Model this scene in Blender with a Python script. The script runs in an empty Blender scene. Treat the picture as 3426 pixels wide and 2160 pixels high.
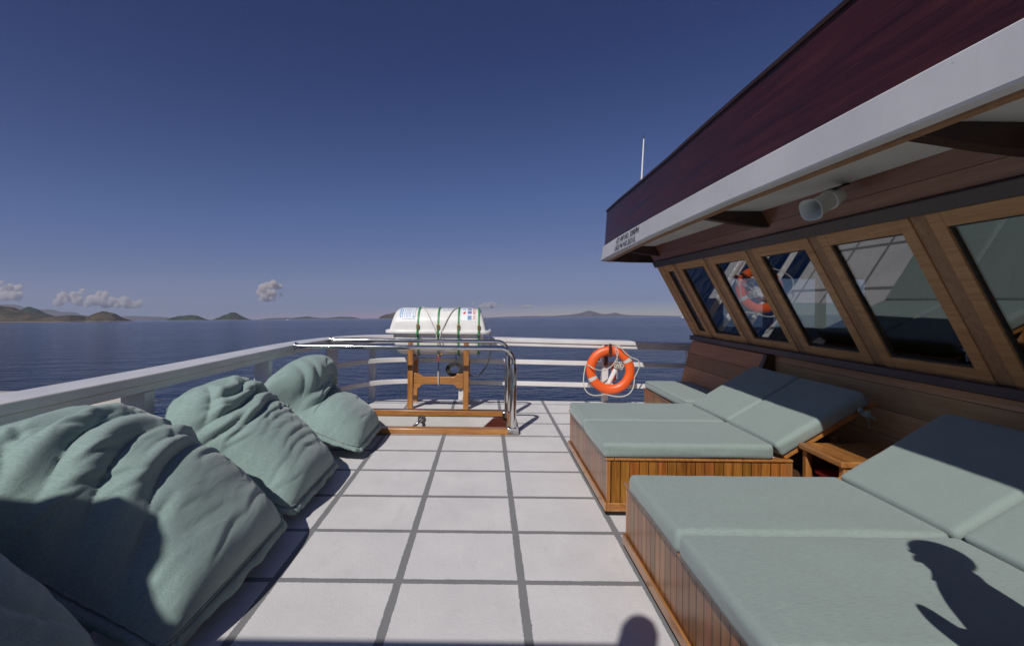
import bpy, bmesh, math, random
from mathutils import Vector, Matrix, noise
import numpy as np
R = math.radians
random.seed(7)
SC = bpy.context.scene
COL = SC.collection

# ------------------------------------------------------------------ camera, sky, sun, exposure
# The boat is built level (x to starboard, y ahead, z up from its deck) and then floated:
# its trim and heel against the horizon are the two frames below.
CAM_H = 1.55                      # camera above the deck
SEA_H = 6.6                       # camera above the sea
cam = bpy.data.cameras.new('camera'); cam_o = bpy.data.objects.new('camera', cam); COL.objects.link(cam_o)
cam.sensor_width = 36; cam.lens = 16.445; cam.shift_x = 0.0253; cam.shift_y = -0.0212
cam.clip_start = 0.05; cam.clip_end = 120000
def frame(right, up, fwd, loc):
    m = Matrix((right, up, tuple(-v for v in fwd))).transposed().to_4x4(); m.translation = loc
    return m
rd = 0.0105
C_deck = frame((math.cos(rd), 0, math.sin(rd)), (-math.sin(rd), 0, math.cos(rd)), (0, 1, 0), (0, 0, CAM_H))
th = math.atan(38 / 1100.); rw = -0.0085
r0 = Vector((1, 0, 0)); u0 = Vector((0, -math.sin(th), math.cos(th))); f0 = Vector((0, math.cos(th), math.sin(th)))
C_world = frame(math.cos(rw) * r0 + math.sin(rw) * u0, -math.sin(rw) * r0 + math.cos(rw) * u0, f0, (0, 0, SEA_H))
cam_o.matrix_world = C_world
SC.camera = cam_o
TRIM = C_world @ C_deck.inverted()

SUN_DIR = (TRIM.to_3x3() @ Vector((0.428, 0.929, -1.0))).normalized()     # the way the light travels
world = bpy.data.worlds.new('World'); SC.world = world; world.use_nodes = True
nt = world.node_tree; bg = nt.nodes['Background']
sky = nt.nodes.new('ShaderNodeTexSky'); sky.sky_type = 'NISHITA'; sky.sun_disc = False
sky.sun_elevation = math.asin(-SUN_DIR.z); sky.sun_rotation = math.atan2(-SUN_DIR.x, -SUN_DIR.y)
sky.altitude = 3000; sky.air_density = 1.0; sky.dust_density = 0.6; sky.ozone_density = 5.0
sc_in = nt.nodes.new('ShaderNodeVectorMath'); sc_in.operation = 'SCALE'; sc_in.inputs['Scale'].default_value = 0.06
cv = nt.nodes.new('ShaderNodeRGBCurve'); cv.mapping.extend = 'EXTRAPOLATED'      # the deep polarised blue of the photograph
for c, pts in zip(cv.mapping.curves, (((0, 0), (.037, .0155), (.083, .062), (.202, .165), (.366, .215), (1, 1.45)), ((0, 0), (.071, .034), (.157, .113), (.332, .205), (.514, .265), (1, 1.40)), ((0, 0), (.153, .122), (.31, .285), (.481, .345), (.592, .395), (1, 1.35)))):
    c.points[0].location = pts[0]; c.points[1].location = pts[-1]
    for q in pts[1:-1]: c.points.new(*q)
    for q in c.points: q.handle_type = 'VECTOR'
cv.mapping.update()
sc_out = nt.nodes.new('ShaderNodeVectorMath'); sc_out.operation = 'SCALE'; sc_out.inputs['Scale'].default_value = 10.0
nt.links.new(sky.outputs[0], sc_in.inputs[0]); nt.links.new(sc_in.outputs[0], cv.inputs['Color']); nt.links.new(cv.outputs[0], sc_out.inputs[0])
glow = nt.nodes.new('ShaderNodeVectorMath'); glow.operation = 'SUBTRACT'; glow.inputs[1].default_value = (.62, .66, .70)    # the bright sky round the sun, behind the camera
glow2 = nt.nodes.new('ShaderNodeVectorMath'); glow2.operation = 'MAXIMUM'; glow2.inputs[1].default_value = (0, 0, 0)
glow3 = nt.nodes.new('ShaderNodeVectorMath'); glow3.operation = 'MULTIPLY_ADD'; glow3.inputs[1].default_value = (12, 12, 12)
nt.links.new(sc_in.outputs[0], glow.inputs[0]); nt.links.new(glow.outputs[0], glow2.inputs[0]); nt.links.new(glow2.outputs[0], glow3.inputs[0]); nt.links.new(sc_out.outputs[0], glow3.inputs[2])
nt.links.new(glow3.outputs[0], bg.inputs[0]); bg.inputs[1].default_value = 0.105
sun = bpy.data.lights.new('sun', 'SUN'); sun.energy = 3.75; sun.angle = R(0.53); sun.color = (1, 0.955, 0.9)
sun_o = bpy.data.objects.new('sun', sun); COL.objects.link(sun_o); sun_o.location = (0, -20, 40)
sun_o.rotation_euler = SUN_DIR.to_track_quat('-Z', 'Y').to_euler()
SC.view_settings.view_transform = 'Standard'; SC.view_settings.look = 'None'
SC.view_settings.exposure = 0.0; SC.view_settings.gamma = 1.0
SC.render.engine = 'CYCLES'
SC.cycles.use_denoising = True
SC.cycles.max_bounces = 8; SC.cycles.volume_bounces = 3; SC.cycles.transparent_max_bounces = 16; SC.cycles.caustics_reflective = False; SC.cycles.caustics_refractive = False

# ------------------------------------------------------------------ helpers
BOAT = []                                                   # everything that floats with the boat
class MB:
    def __init__(s): s.bm = bmesh.new()
    def face(s, pts, mi=0):
        f = s.bm.faces.new([s.bm.verts.new(p) for p in pts]); f.material_index = mi; return f
    def hexa(s, p, mi=0):                                   # p: 4 bottom points, 4 top points (same order)
        v = [s.bm.verts.new(q) for q in p]
        for ix in ((3, 2, 1, 0), (4, 5, 6, 7), (0, 1, 5, 4), (1, 2, 6, 5), (2, 3, 7, 6), (3, 0, 4, 7)):
            f = s.bm.faces.new([v[i] for i in ix]); f.material_index = mi
    def box(s, x0, x1, y0, y1, z0, z1, mi=0):
        s.hexa([(x0, y0, z0), (x1, y0, z0), (x1, y1, z0), (x0, y1, z0), (x0, y0, z1), (x1, y0, z1), (x1, y1, z1), (x0, y1, z1)], mi)
    def prism(s, poly, d, mi=0):
        d = Vector(d); a = [s.bm.verts.new(p) for p in poly]; b = [s.bm.verts.new(Vector(p) + d) for p in poly]
        n = len(poly)
        s.bm.faces.new(a[::-1]).material_index = mi; s.bm.faces.new(b).material_index = mi
        for i in range(n): s.bm.faces.new((a[i], a[(i + 1) % n], b[(i + 1) % n], b[i])).material_index = mi
    def loft(s, rings, closed_ring=True, cap=True, mi=0):
        vs = [[s.bm.verts.new(p) for p in r] for r in rings]; n = len(vs[0])
        for a, b in zip(vs, vs[1:]):
            for i in range(n if closed_ring else n - 1):
                s.bm.faces.new((a[i], a[(i + 1) % n], b[(i + 1) % n], b[i])).material_index = mi
        if cap and closed_ring:
            s.bm.faces.new(vs[0][::-1]).material_index = mi; s.bm.faces.new(vs[-1]).material_index = mi
        return vs
    def tube(s, pts, r, n=10, closed=False, mi=0):
        pts = [Vector(p) for p in pts]; m = len(pts)
        rr = r if isinstance(r, (list, tuple)) else [r] * m
        tang = []
        for i in range(m):
            a = pts[(i - 1) % m] if (closed or i > 0) else pts[i]
            b = pts[(i + 1) % m] if (closed or i < m - 1) else pts[i]
            tang.append((b - a).normalized())
        ref = Vector((0, 0, 1)) if abs(tang[0].z) < .9 else Vector((1, 0, 0))
        nrm = (ref - tang[0] * ref.dot(tang[0])).normalized(); rings = []
        for i in range(m):
            nrm = (nrm - tang[i] * nrm.dot(tang[i])).normalized(); bi = tang[i].cross(nrm)
            rings.append([pts[i] + (nrm * math.cos(2 * math.pi * k / n) + bi * math.sin(2 * math.pi * k / n)) * rr[i] for k in range(n)])
        if closed: rings.append(rings[0])
        s.loft(rings, cap=not closed, mi=mi)
    def lathe(s, prof, o, axis, n=24, mi=0):                # prof: (distance along axis, radius)
        axis = Vector(axis).normalized(); ref = Vector((0, 0, 1)) if abs(axis.z) < .9 else Vector((1, 0, 0))
        u = axis.cross(ref).normalized(); w = u.cross(axis); o = Vector(o)
        s.loft([[o + axis * d + (u * math.cos(2 * math.pi * k / n) + w * math.sin(2 * math.pi * k / n)) * max(r, 1e-4) for k in range(n)] for d, r in prof], cap=True, mi=mi)
    def sweep(s, prof, path, cap=True, mi=0):               # prof: (outward, up) pairs; path: (x, y, z) in plan, outward = left of travel
        rings = []
        path = [Vector(p) for p in path]
        for i, p in enumerate(path):
            t = (path[min(i + 1, len(path) - 1)] - path[max(i - 1, 0)]); t.z = 0; t.normalize()
            o = Vector((-t.y, t.x, 0)); rings.append([p + o * a + Vector((0, 0, b)) for a, b in prof])
        s.loft(rings, cap=cap, mi=mi)
    def build(s, name, mats, parent=None, smooth=None, bevel=0, seg=2, origin=None, weld=0):
        if weld: bmesh.ops.remove_doubles(s.bm, verts=s.bm.verts, dist=weld)
        bmesh.ops.recalc_face_normals(s.bm, faces=s.bm.faces)
        o0 = Vector(parent['_o'] if parent is not None else (origin or (0, 0, 0)))
        bmesh.ops.translate(s.bm, verts=s.bm.verts, vec=-o0)
        me = bpy.data.meshes.new(name); s.bm.to_mesh(me); s.bm.free()
        for m in (mats if isinstance(mats, (list, tuple)) else [mats]): me.materials.append(m)
        if smooth is not None:
            me.shade_smooth()
            if smooth < 180: me.set_sharp_from_angle(angle=R(smooth))
        o = bpy.data.objects.new(name, me); COL.objects.link(o)
        o['_o'] = tuple(o0)
        if parent is not None: o.parent = parent
        else: o.location = o0; BOAT.append(o)
        if bevel:
            b = o.modifiers.new('bevel', 'BEVEL'); b.width = bevel; b.segments = seg; b.limit_method = 'ANGLE'; b.angle_limit = R(40)
            b.harden_normals = False
            me.shade_smooth(); me.set_sharp_from_angle(angle=R(40))
        return o
def tag(o, label=None, cat=None, group=None, kind=None):
    if label: o['label'] = label
    if cat: o['category'] = cat
    if group: o['group'] = group
    if kind: o['kind'] = kind
    return o
def thing(name, loc, label, cat, group=None):
    o = bpy.data.objects.new(name, None); COL.objects.link(o); o.location = loc; o['_o'] = tuple(loc); BOAT.append(o)
    o.empty_display_size = .1
    return tag(o, label, cat, group)
def bez(pts, n=8):                                          # Catmull-Rom through the points
    P = [Vector(p) for p in pts]; P = [P[0] * 2 - P[1]] + P + [P[-1] * 2 - P[-2]]; out = []
    for i in range(1, len(P) - 2):
        a, b, c, d = P[i - 1:i + 3]
        for k in range(n):
            t = k / n
            out.append(.5 * ((2 * b) + (c - a) * t + (2 * a - 5 * b + 4 * c - d) * t * t + (3 * b - a - 3 * c + d) * t ** 3))
    return out + [P[-2]]
def tube_obj(name, pts, r, m, parent=None, n=8, closed=False, origin=None):
    b = MB(); b.tube(pts, r, n, closed); return b.build(name, m, parent, smooth=60, origin=origin)
def text_bm(body, size, shear=0.0, bold=0.0, res=2, extrude=0.0):   # lettering as a mesh, x along the line
    c = bpy.data.curves.new('t', 'FONT'); c.body = body; c.size = size; c.shear = shear; c.offset = bold
    c.resolution_u = res; c.align_x = 'LEFT'; c.align_y = 'BOTTOM_BASELINE'; c.extrude = extrude
    o = bpy.data.objects.new('t', c); COL.objects.link(o); bpy.context.view_layer.update()
    me = bpy.data.meshes.new_from_object(o.evaluated_get(bpy.context.evaluated_depsgraph_get()))
    bpy.data.objects.remove(o); bpy.data.curves.remove(c)
    bm = bmesh.new(); bm.from_mesh(me); bpy.data.meshes.remove(me); return bm

# ------------------------------------------------------------------ materials
class Nodes:
    def __init__(s, name):
        s.m = bpy.data.materials.new(name); s.m.use_nodes = True; s.t = s.m.node_tree
        s.p = s.t.nodes['Principled BSDF']; s.out = s.t.nodes['Material Output']
        s.co = s.t.nodes.new('ShaderNodeTexCoord').outputs['Object']
    def n(s, kind, **kw):
        x = s.t.nodes.new(kind)
        for k, v in kw.items():
            if k in x.inputs: s.set(x.inputs[k], v)
            else: setattr(x, k, v)
        return x
    def set(s, sock, v):
        if hasattr(v, 'is_output') or isinstance(v, bpy.types.NodeSocket): s.t.links.new(v, sock)
        else: sock.default_value = v
    def math(s, op, a, b=0.0, c=0.0, clamp=False):
        x = s.t.nodes.new('ShaderNodeMath'); x.operation = op; x.use_clamp = clamp
        s.set(x.inputs[0], a); s.set(x.inputs[1], b); s.set(x.inputs[2], c); return x.outputs[0]
    def mapped(s, scale, loc=(0, 0, 0), rot=(0, 0, 0), vec=None):
        x = s.t.nodes.new('ShaderNodeMapping'); x.inputs['Scale'].default_value = scale; x.inputs['Location'].default_value = loc
        x.inputs['Rotation'].default_value = rot; s.set(x.inputs['Vector'], vec or s.co); return x.outputs[0]
    def noise(s, scale=5., detail=4., rough=.55, vec=None, dist=0.0, col=False):
        x = s.n('ShaderNodeTexNoise'); x.inputs['Scale'].default_value = scale; x.inputs['Detail'].default_value = detail
        x.inputs['Roughness'].default_value = rough; x.inputs['Distortion'].default_value = dist
        s.set(x.inputs['Vector'], vec or s.co); return x.outputs['Color' if col else 'Fac']
    def ramp(s, fac, stops):
        x = s.t.nodes.new('ShaderNodeValToRGB'); e = x.color_ramp.elements
        while len(e) < len(stops): e.new(.5)
        for k, (p, c) in zip(e, stops):
            k.position = p; k.color = (c, c, c, 1) if isinstance(c, (int, float)) else tuple(c) + (1,)
        s.set(x.inputs[0], fac); return x.outputs[0]
    def mix(s, fac, a, b, blend='MIX'):
        x = s.t.nodes.new('ShaderNodeMix'); x.data_type = 'RGBA'; x.blend_type = blend
        s.set(x.inputs[0], fac)
        for i, v in ((6, a), (7, b)):
            s.set(x.inputs[i], tuple(v) + (1,) if isinstance(v, (tuple, list)) and len(v) == 3 else v)
        return x.outputs[2]
    def bump(s, h, strength=.3, dist=.01, prev=None):
        x = s.t.nodes.new('ShaderNodeBump'); x.inputs['Strength'].default_value = strength; x.inputs['Distance'].default_value = dist
        s.set(x.inputs['Height'], h)
        if prev is not None: s.set(x.inputs['Normal'], prev)
        return x.outputs[0]
    def sep(s, vec=None):
        x = s.t.nodes.new('ShaderNodeSeparateXYZ'); s.set(x.inputs[0], vec or s.co); return x.outputs
    def done(s, base=None, rough=None, normal=None, metal=None, spec=None, coat=None, coat_rough=None, sheen=None, ior=None):
        for k, v in (('Base Color', base), ('Roughness', rough), ('Normal', normal), ('Metallic', metal), ('Specular IOR Level', spec), ('Coat Weight', coat), ('Coat Roughness', coat_rough), ('Sheen Weight', sheen), ('IOR', ior)):
            if v is None: continue
            s.set(s.p.inputs[k], tuple(v) + (1,) if isinstance(v, (tuple, list)) and len(v) == 3 else v)
        return s.m
def paint(name, c, rough=.4, var=.06, bump=.05, spec=.5, scale=3.0, coat=0.0):
    k = Nodes(name); f = k.noise(scale, 5); g = k.noise(scale * 14, 3)
    lo = tuple(v * (1 - 2 * var) for v in c); hi = tuple(min(1, v * (1 + var)) for v in c)
    return k.done(k.ramp(f, ((.3, lo), (.7, hi))), k.math('MULTIPLY_ADD', f, .2, rough - .1), k.bump(g, bump, .01), spec=spec, coat=coat, coat_rough=.1)
def wood(name, dark, light, grain=1, rough=.35, coat=.3, plank=None, width=.08, groove=.05, gstr=1.0, contrast=1.0, gap=(.02, .01, .005)):
    # grain: axis the fibres run along; plank: axis the boards are laid side by side along
    k = Nodes(name); sc = [22., 22., 22.]; sc[grain] = 1.6
    vec = k.mapped(tuple(sc)); pid = None
    if plank is not None:
        c = k.math('DIVIDE', k.sep()[plank], width); pid = k.math('FLOOR', c); fr = k.math('FRACT', c)
        wn = k.n('ShaderNodeTexWhiteNoise'); wn.noise_dimensions = '1D'; k.set(wn.inputs['W'], pid)
        off = k.n('ShaderNodeVectorMath', operation='ADD'); k.set(off.inputs[0], vec); k.set(off.inputs[1], k.n('ShaderNodeVectorMath', operation='SCALE').outputs[0])
        sv = off.inputs[1].links[0].from_node; k.set(sv.inputs[0], wn.outputs['Color']); sv.inputs['Scale'].default_value = 60
        vec = off.outputs[0]
    f = k.noise(1.0, 7, .6, vec, 1.2); f2 = k.noise(4.0, 4, .6, vec, .4)
    f = k.math('MULTIPLY_ADD', f2, .35, k.math('MULTIPLY', f, .75))
    mid = tuple((a + b) / 2 for a, b in zip(dark, light))
    col = k.ramp(f, ((.5 - .2 / contrast, dark), (.53, mid), (.5 + .25 / contrast, light)))
    blot = k.noise(2.2, 3, .5)
    col = k.mix(k.ramp(blot, ((.35, .0), (.75, .35))), col, k.mix(.5, col, dark))
    nrm = k.bump(f, .12, .004)
    if plank is not None:
        v = k.n('ShaderNodeHueSaturation'); k.set(v.inputs['Color'], col)
        k.set(v.inputs['Value'], k.math('MULTIPLY_ADD', wn.outputs['Value'], .5, .74)); k.set(v.inputs['Hue'], k.math('MULTIPLY_ADD', k.sep(wn.outputs['Color'])[1], .03, .485))
        e = k.math('MINIMUM', fr, k.math('SUBTRACT', 1.0, fr))
        m = k.n('ShaderNodeMapRange'); m.clamp = True; k.set(m.inputs['Value'], e); m.inputs['From Max'].default_value = groove
        col = k.mix(k.math('SUBTRACT', 1.0, m.outputs[0]), v.outputs[0], gap); nrm = k.bump(m.outputs[0], gstr, .006, nrm)
    return k.done(col, k.math('MULTIPLY_ADD', f2, .25, rough - .12), nrm, coat=coat, coat_rough=.18, spec=.4)
def fabric(name, c, scale=1.0, cross=.35, strength=.35, var=.12, sheen=.25):
    k = Nodes(name)
    wx = k.noise(1.0, 3, .6, k.mapped((30 * scale, 900 * scale, 900 * scale))); wy = k.noise(1.0, 3, .6, k.mapped((900 * scale, 30 * scale, 300 * scale)))
    w = k.math('MULTIPLY_ADD', wy, cross, k.math('MULTIPLY', wx, 1 - cross)); big = k.noise(2.5, 4)
    col = k.ramp(w, ((.3, tuple(v * (1 - 2.2 * var) for v in c)), (.5, c), (.72, tuple(v * (1 + 1.4 * var) for v in c))))
    col = k.mix(k.ramp(big, ((.35, 0.), (.7, .25))), col, k.mix(.6, col, tuple(v * .8 for v in c)))
    return k.done(col, .9, k.bump(w, strength, .002), spec=.15, sheen=sheen)
MAT = {}
def deck_paint():
    k = Nodes('deck_paint'); x, y, z = k.sep()
    wob = k.noise(9., 3, .6); wob2 = k.noise(60., 2, .6)
    j = k.math('MULTIPLY_ADD', wob, .012, k.math('MULTIPLY_ADD', wob2, .010, -.011))
    def line(c, off, pitch, half):
        t = k.math('FRACT', k.math('DIVIDE', k.math('SUBTRACT', c, off - pitch / 2), pitch))
        d = k.math('MULTIPLY', k.math('ABSOLUTE', k.math('SUBTRACT', t, .5)), pitch)
        return k.math('LESS_THAN', k.math('ADD', d, j), half)
    ln = k.math('MAXIMUM', line(x, -1.15, .681, .0225), line(y, 2.585, .562, .0205))
    f = k.noise(2.3, 6, .6); g = k.noise(130., 3, .65); s = k.noise(7., 5, .7, k.mapped((1, .35, 1)))
    tile = k.n('ShaderNodeTexWhiteNoise'); tile.noise_dimensions = '2D'
    cv = k.n('ShaderNodeCombineXYZ'); k.set(cv.inputs[0], k.math('FLOOR', k.math('DIVIDE', k.math('SUBTRACT', x, -1.15), .681))); k.set(cv.inputs[1], k.math('FLOOR', k.math('DIVIDE', k.math('SUBTRACT', y, 2.585), .562)))
    k.set(tile.inputs['Vector'], cv.outputs[0])
    base = k.mix(k.ramp(f, ((.35, 0.), (.7, 1.))), (.60, .585, .585), (.70, .685, .68))
    base = k.mix(k.math('MULTIPLY', tile.outputs['Value'], .35), base, (.61, .60, .61))
    base = k.mix(k.ramp(s, ((.56, 0.), (.72, .35))), base, (.50, .49, .49))
    rn = k.noise(1.1, 6, .7, k.mapped((1.6, .8, 1), loc=(3.3, 1.7, 0))); base = k.mix(k.ramp(rn, ((.64, 0.), (.74, .18))), base, (.46, .42, .37))
    scf = k.noise(16., 5, .75, k.mapped((.35, 1.6, 1), rot=(0, 0, .6))); base = k.mix(k.ramp(scf, ((.63, 0.), (.73, .3))), base, (.40, .39, .39))
    grey = k.mix(f, (.19, .19, .195), (.24, .24, .245))
    col = k.mix(ln, base, grey)
    h = k.math('MULTIPLY_ADD', g, 1.0, k.math('MULTIPLY', k.noise(35., 3), .6))
    return k.done(col, .62, k.bump(h, .55, .004), spec=.3)
MAT['deck'] = deck_paint()
MAT['white'] = paint('white_gloss_paint', (.72, .70, .69), .32, .05, .05, coat=.2)
MAT['white_matt'] = paint('white_soffit_paint', (.66, .65, .63), .5, .05, .05)
def worn_white():
    k = Nodes('weathered_white_paint'); f = k.noise(1.6, 5, .55); st = k.noise(7., 4, .6, k.mapped((1, 1.6, .25))); g = k.noise(55., 4)
    col = k.mix(k.ramp(f, ((.35, 0.), (.7, 1.))), (.60, .595, .61), (.70, .69, .70)); col = k.mix(k.ramp(st, ((.62, 0.), (.8, .16))), col, (.45, .41, .38))
    z = k.noise(30., 3, .6); col = k.mix(k.ramp(z, ((.70, 0.), (.74, .45))), col, (.36, .33, .32))
    return k.done(col, .55, k.bump(g, .05, .008, k.bump(f, .15, .01)), spec=.35)
MAT['fascia'] = worn_white()
MAT['grp'] = paint('white_glass_fibre', (.80, .79, .76), .25, .04, .06, coat=.3, scale=6)
MAT['teak'] = wood('varnished_teak', (.20, .072, .018), (.56, .26, .075), 0, .3, .5)
MAT['teak_z'] = wood('varnished_teak_upright', (.20, .072, .018), (.56, .26, .075), 2, .3, .5)
MAT['teak_y'] = wood('varnished_teak_lengthwise', (.19, .066, .018), (.52, .24, .07), 1, .3, .5)
MAT['slat_y'] = wood('teak_matchboard_front', (.15, .056, .018), (.40, .185, .07), 2, .35, .35, plank=1, width=.068, groove=.07)
MAT['slat_x'] = wood('teak_matchboard_side', (.11, .032, .006), (.48, .20, .042), 2, .3, .5, plank=0, width=.068, groove=.05)
MAT['wall_plank'] = wood('brown_wall_boards', (.50, .255, .105), (.78, .48, .23), 1, .62, .0, plank=2, width=.19, groove=.012)
MAT['panel_plank'] = wood('red_brown_boards', (.44, .19, .082), (.66, .34, .165), 1, .62, .0, plank=2, width=.17, groove=.014)
MAT['frame'] = wood('window_frame_teak', (.34, .16, .06), (.64, .36, .16), 1, .55, .05)
MAT['frame_dark'] = wood('window_post_wood', (.24, .12, .058), (.45, .26, .14), 2, .6, .0)
MAT['wall_top'] = wood('brown_lacquered_board', (.13, .05, .030), (.23, .10, .060), 1, .38, .25, plank=2, width=.16, groove=.012)
def parapet():
    k = Nodes('purple_brown_boards'); x, y, z = k.sep()
    f = k.noise(1.0, 6, .6, k.mapped((20, 1.2, 20)), .6); sc = k.noise(3., 5, .75, k.mapped((1, .5, 3)))
    c = k.math('DIVIDE', k.math('ADD', z, k.math('MULTIPLY', y, -.0)), .135); fr = k.math('FRACT', c)
    e = k.math('MINIMUM', fr, k.math('SUBTRACT', 1.0, fr))
    m = k.n('ShaderNodeMapRange'); k.set(m.inputs['Value'], e); m.inputs['From Max'].default_value = .03
    col = k.ramp(f, ((.3, (.030, .009, .012)), (.6, (.070, .017, .019)), (.8, (.095, .026, .026))))
    col = k.mix(k.ramp(sc, ((.64, 0.), (.72, .6))), col, (.13, .06, .05))
    return k.done(col, k.math('MULTIPLY_ADD', f, .3, .28), k.bump(m.outputs[0], .35, .004, k.bump(f, .12, .004)), spec=.35, coat=.08, coat_rough=.25)
MAT['parapet'] = parapet()
MAT['sill'] = paint('purple_brown_paint', (.060, .036, .042), .42, .12, .06)
MAT['trim'] = paint('grey_brown_paint', (.060, .045, .045), .45, .1, .06)
MAT['cap'] = paint('dark_brown_paint', (.045, .022, .016), .5, .2, .1)
MAT['maroon'] = wood('maroon_board', (.055, .014, .010), (.13, .035, .022), 0, .35, .3)
MAT['bracket'] = paint('dark_brown_bracket_paint', (.045, .022, .017), .45, .2, .1)
k = Nodes('polished_steel'); MAT['steel'] = k.done((.66, .655, .64), k.math('MULTIPLY_ADD', k.noise(14., 4), .12, .05), metal=1.0)
k = Nodes('brass'); MAT['brass'] = k.done((.55, .36, .14), .35, metal=1.0)
MAT['cushion'] = fabric('sage_cushion_cloth', (.262, .325, .303), 1.0, .25, .3, .16)
def bag_cloth():
    m = fabric('green_bag_cloth', (.255, .35, .325), .25, .25, .7, .13, .3); t = m.node_tree; p = t.nodes['Principled BSDF']; old = p.inputs['Normal'].links[0].from_node
    def nz(scale, detail, dist, mp):
        tc = t.nodes.new('ShaderNodeTexCoord'); mm = t.nodes.new('ShaderNodeMapping'); mm.inputs['Scale'].default_value = mp; mm.inputs['Rotation'].default_value = (0, .5, .35)
        n = t.nodes.new('ShaderNodeTexNoise'); n.inputs['Scale'].default_value = scale; n.inputs['Detail'].default_value = detail; n.inputs['Distortion'].default_value = dist; n.noise_type = 'RIDGED_MULTIFRACTAL'
        t.links.new(tc.outputs['Object'], mm.inputs[0]); t.links.new(mm.outputs[0], n.inputs['Vector']); return n.outputs['Fac']
    for sc, d, ds, mp, st, di in ((3.2, 3, 1.2, (1.6, .55, 1.6), .5, .018), (11, 3, .8, (1.5, .6, 1.5), .35, .006)):
        bp = t.nodes.new('ShaderNodeBump'); bp.inputs['Strength'].default_value = st; bp.inputs['Distance'].default_value = di
        t.links.new(nz(sc, d, ds, mp), bp.inputs['Height']); t.links.new(old.outputs[0], bp.inputs['Normal']); t.links.new(bp.outputs[0], p.inputs['Normal']); old = bp
    return m
MAT['bag'] = bag_cloth()
MAT['orange'] = paint('orange_plastic', (.82, .115, .018), .38, .06, .05)
MAT['tape'] = paint('grey_white_tape', (.62, .62, .58), .4, .08, .1)
def rope(name, c):
    k = Nodes(name); w = k.n('ShaderNodeTexWave'); w.inputs['Scale'].default_value = 55; w.inputs['Distortion'].default_value = 1; w.bands_direction = 'DIAGONAL'
    k.set(w.inputs['Vector'], k.co)
    return k.done(k.mix(w.outputs['Fac'], tuple(v * .7 for v in c), c), .85, k.bump(w.outputs['Fac'], .6, .003), spec=.2)
MAT['rope'] = rope('white_rope', (.68, .66, .60)); MAT['rope_dark'] = rope('grey_rope', (.10, .095, .09))
MAT['green'] = paint('green_strap', (.03, .24, .06), .45, .1, .1)
MAT['black'] = paint('black_plastic', (.02, .02, .022), .4, .1, .05)
MAT['yellow'] = paint('yellow_plastic', (.75, .36, .02), .4, .1, .05)
MAT['red'] = paint('red_paint', (.55, .03, .025), .45, .1, .05)
MAT['ink'] = paint('black_lettering', (.02, .02, .024), .5, .1, .0)
MAT['red_ink'] = paint('red_lettering', (.62, .06, .05), .5, .05, .0)
MAT['blue_ink'] = paint('blue_print', (.12, .33, .62), .5, .1, .0)
MAT['pale_blue'] = paint('pale_blue_print', (.45, .55, .72), .5, .1, .0)
MAT['paper'] = paint('white_label', (.80, .81, .82), .45, .03, .0)
MAT['grey_ink'] = paint('grey_print', (.32, .35, .42), .5, .1, .0)
MAT['horn'] = paint('grey_white_plastic', (.70, .73, .68), .4, .05, .03)
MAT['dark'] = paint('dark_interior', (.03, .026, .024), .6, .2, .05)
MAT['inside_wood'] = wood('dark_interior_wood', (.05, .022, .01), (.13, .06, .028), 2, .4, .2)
MAT['canvas'] = fabric('beige_canvas', (.60, .55, .49), .5, .4, .3, .08, .1)
MAT['white_canvas'] = fabric('white_canvas', (.72, .68, .64), .5, .4, .3, .06, .1)
MAT['bulb'] = paint('white_plastic', (.78, .76, .72), .35, .04, .02)
def glass():
    k = Nodes('tinted_window_glass'); t = k.t
    tr = k.n('ShaderNodeBsdfTransparent'); tr.inputs[0].default_value = (.80, .84, .84, 1)
    gl = k.n('ShaderNodeBsdfGlossy'); gl.inputs['Roughness'].default_value = .004; gl.inputs['Color'].default_value = (.95, .97, 1, 1)
    fr = k.n('ShaderNodeFresnel'); k.set(fr.inputs['IOR'], k.math('MULTIPLY_ADD', k.n('ShaderNodeNewGeometry').outputs['Backfacing'], -1.75, 2.2))
    mx = k.n('ShaderNodeMixShader'); k.set(mx.inputs[0], fr.outputs[0]); k.set(mx.inputs[1], tr.outputs[0]); k.set(mx.inputs[2], gl.outputs[0])
    t.links.new(mx.outputs[0], k.out.inputs['Surface']); return k.m
MAT['glass'] = glass()

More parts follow.
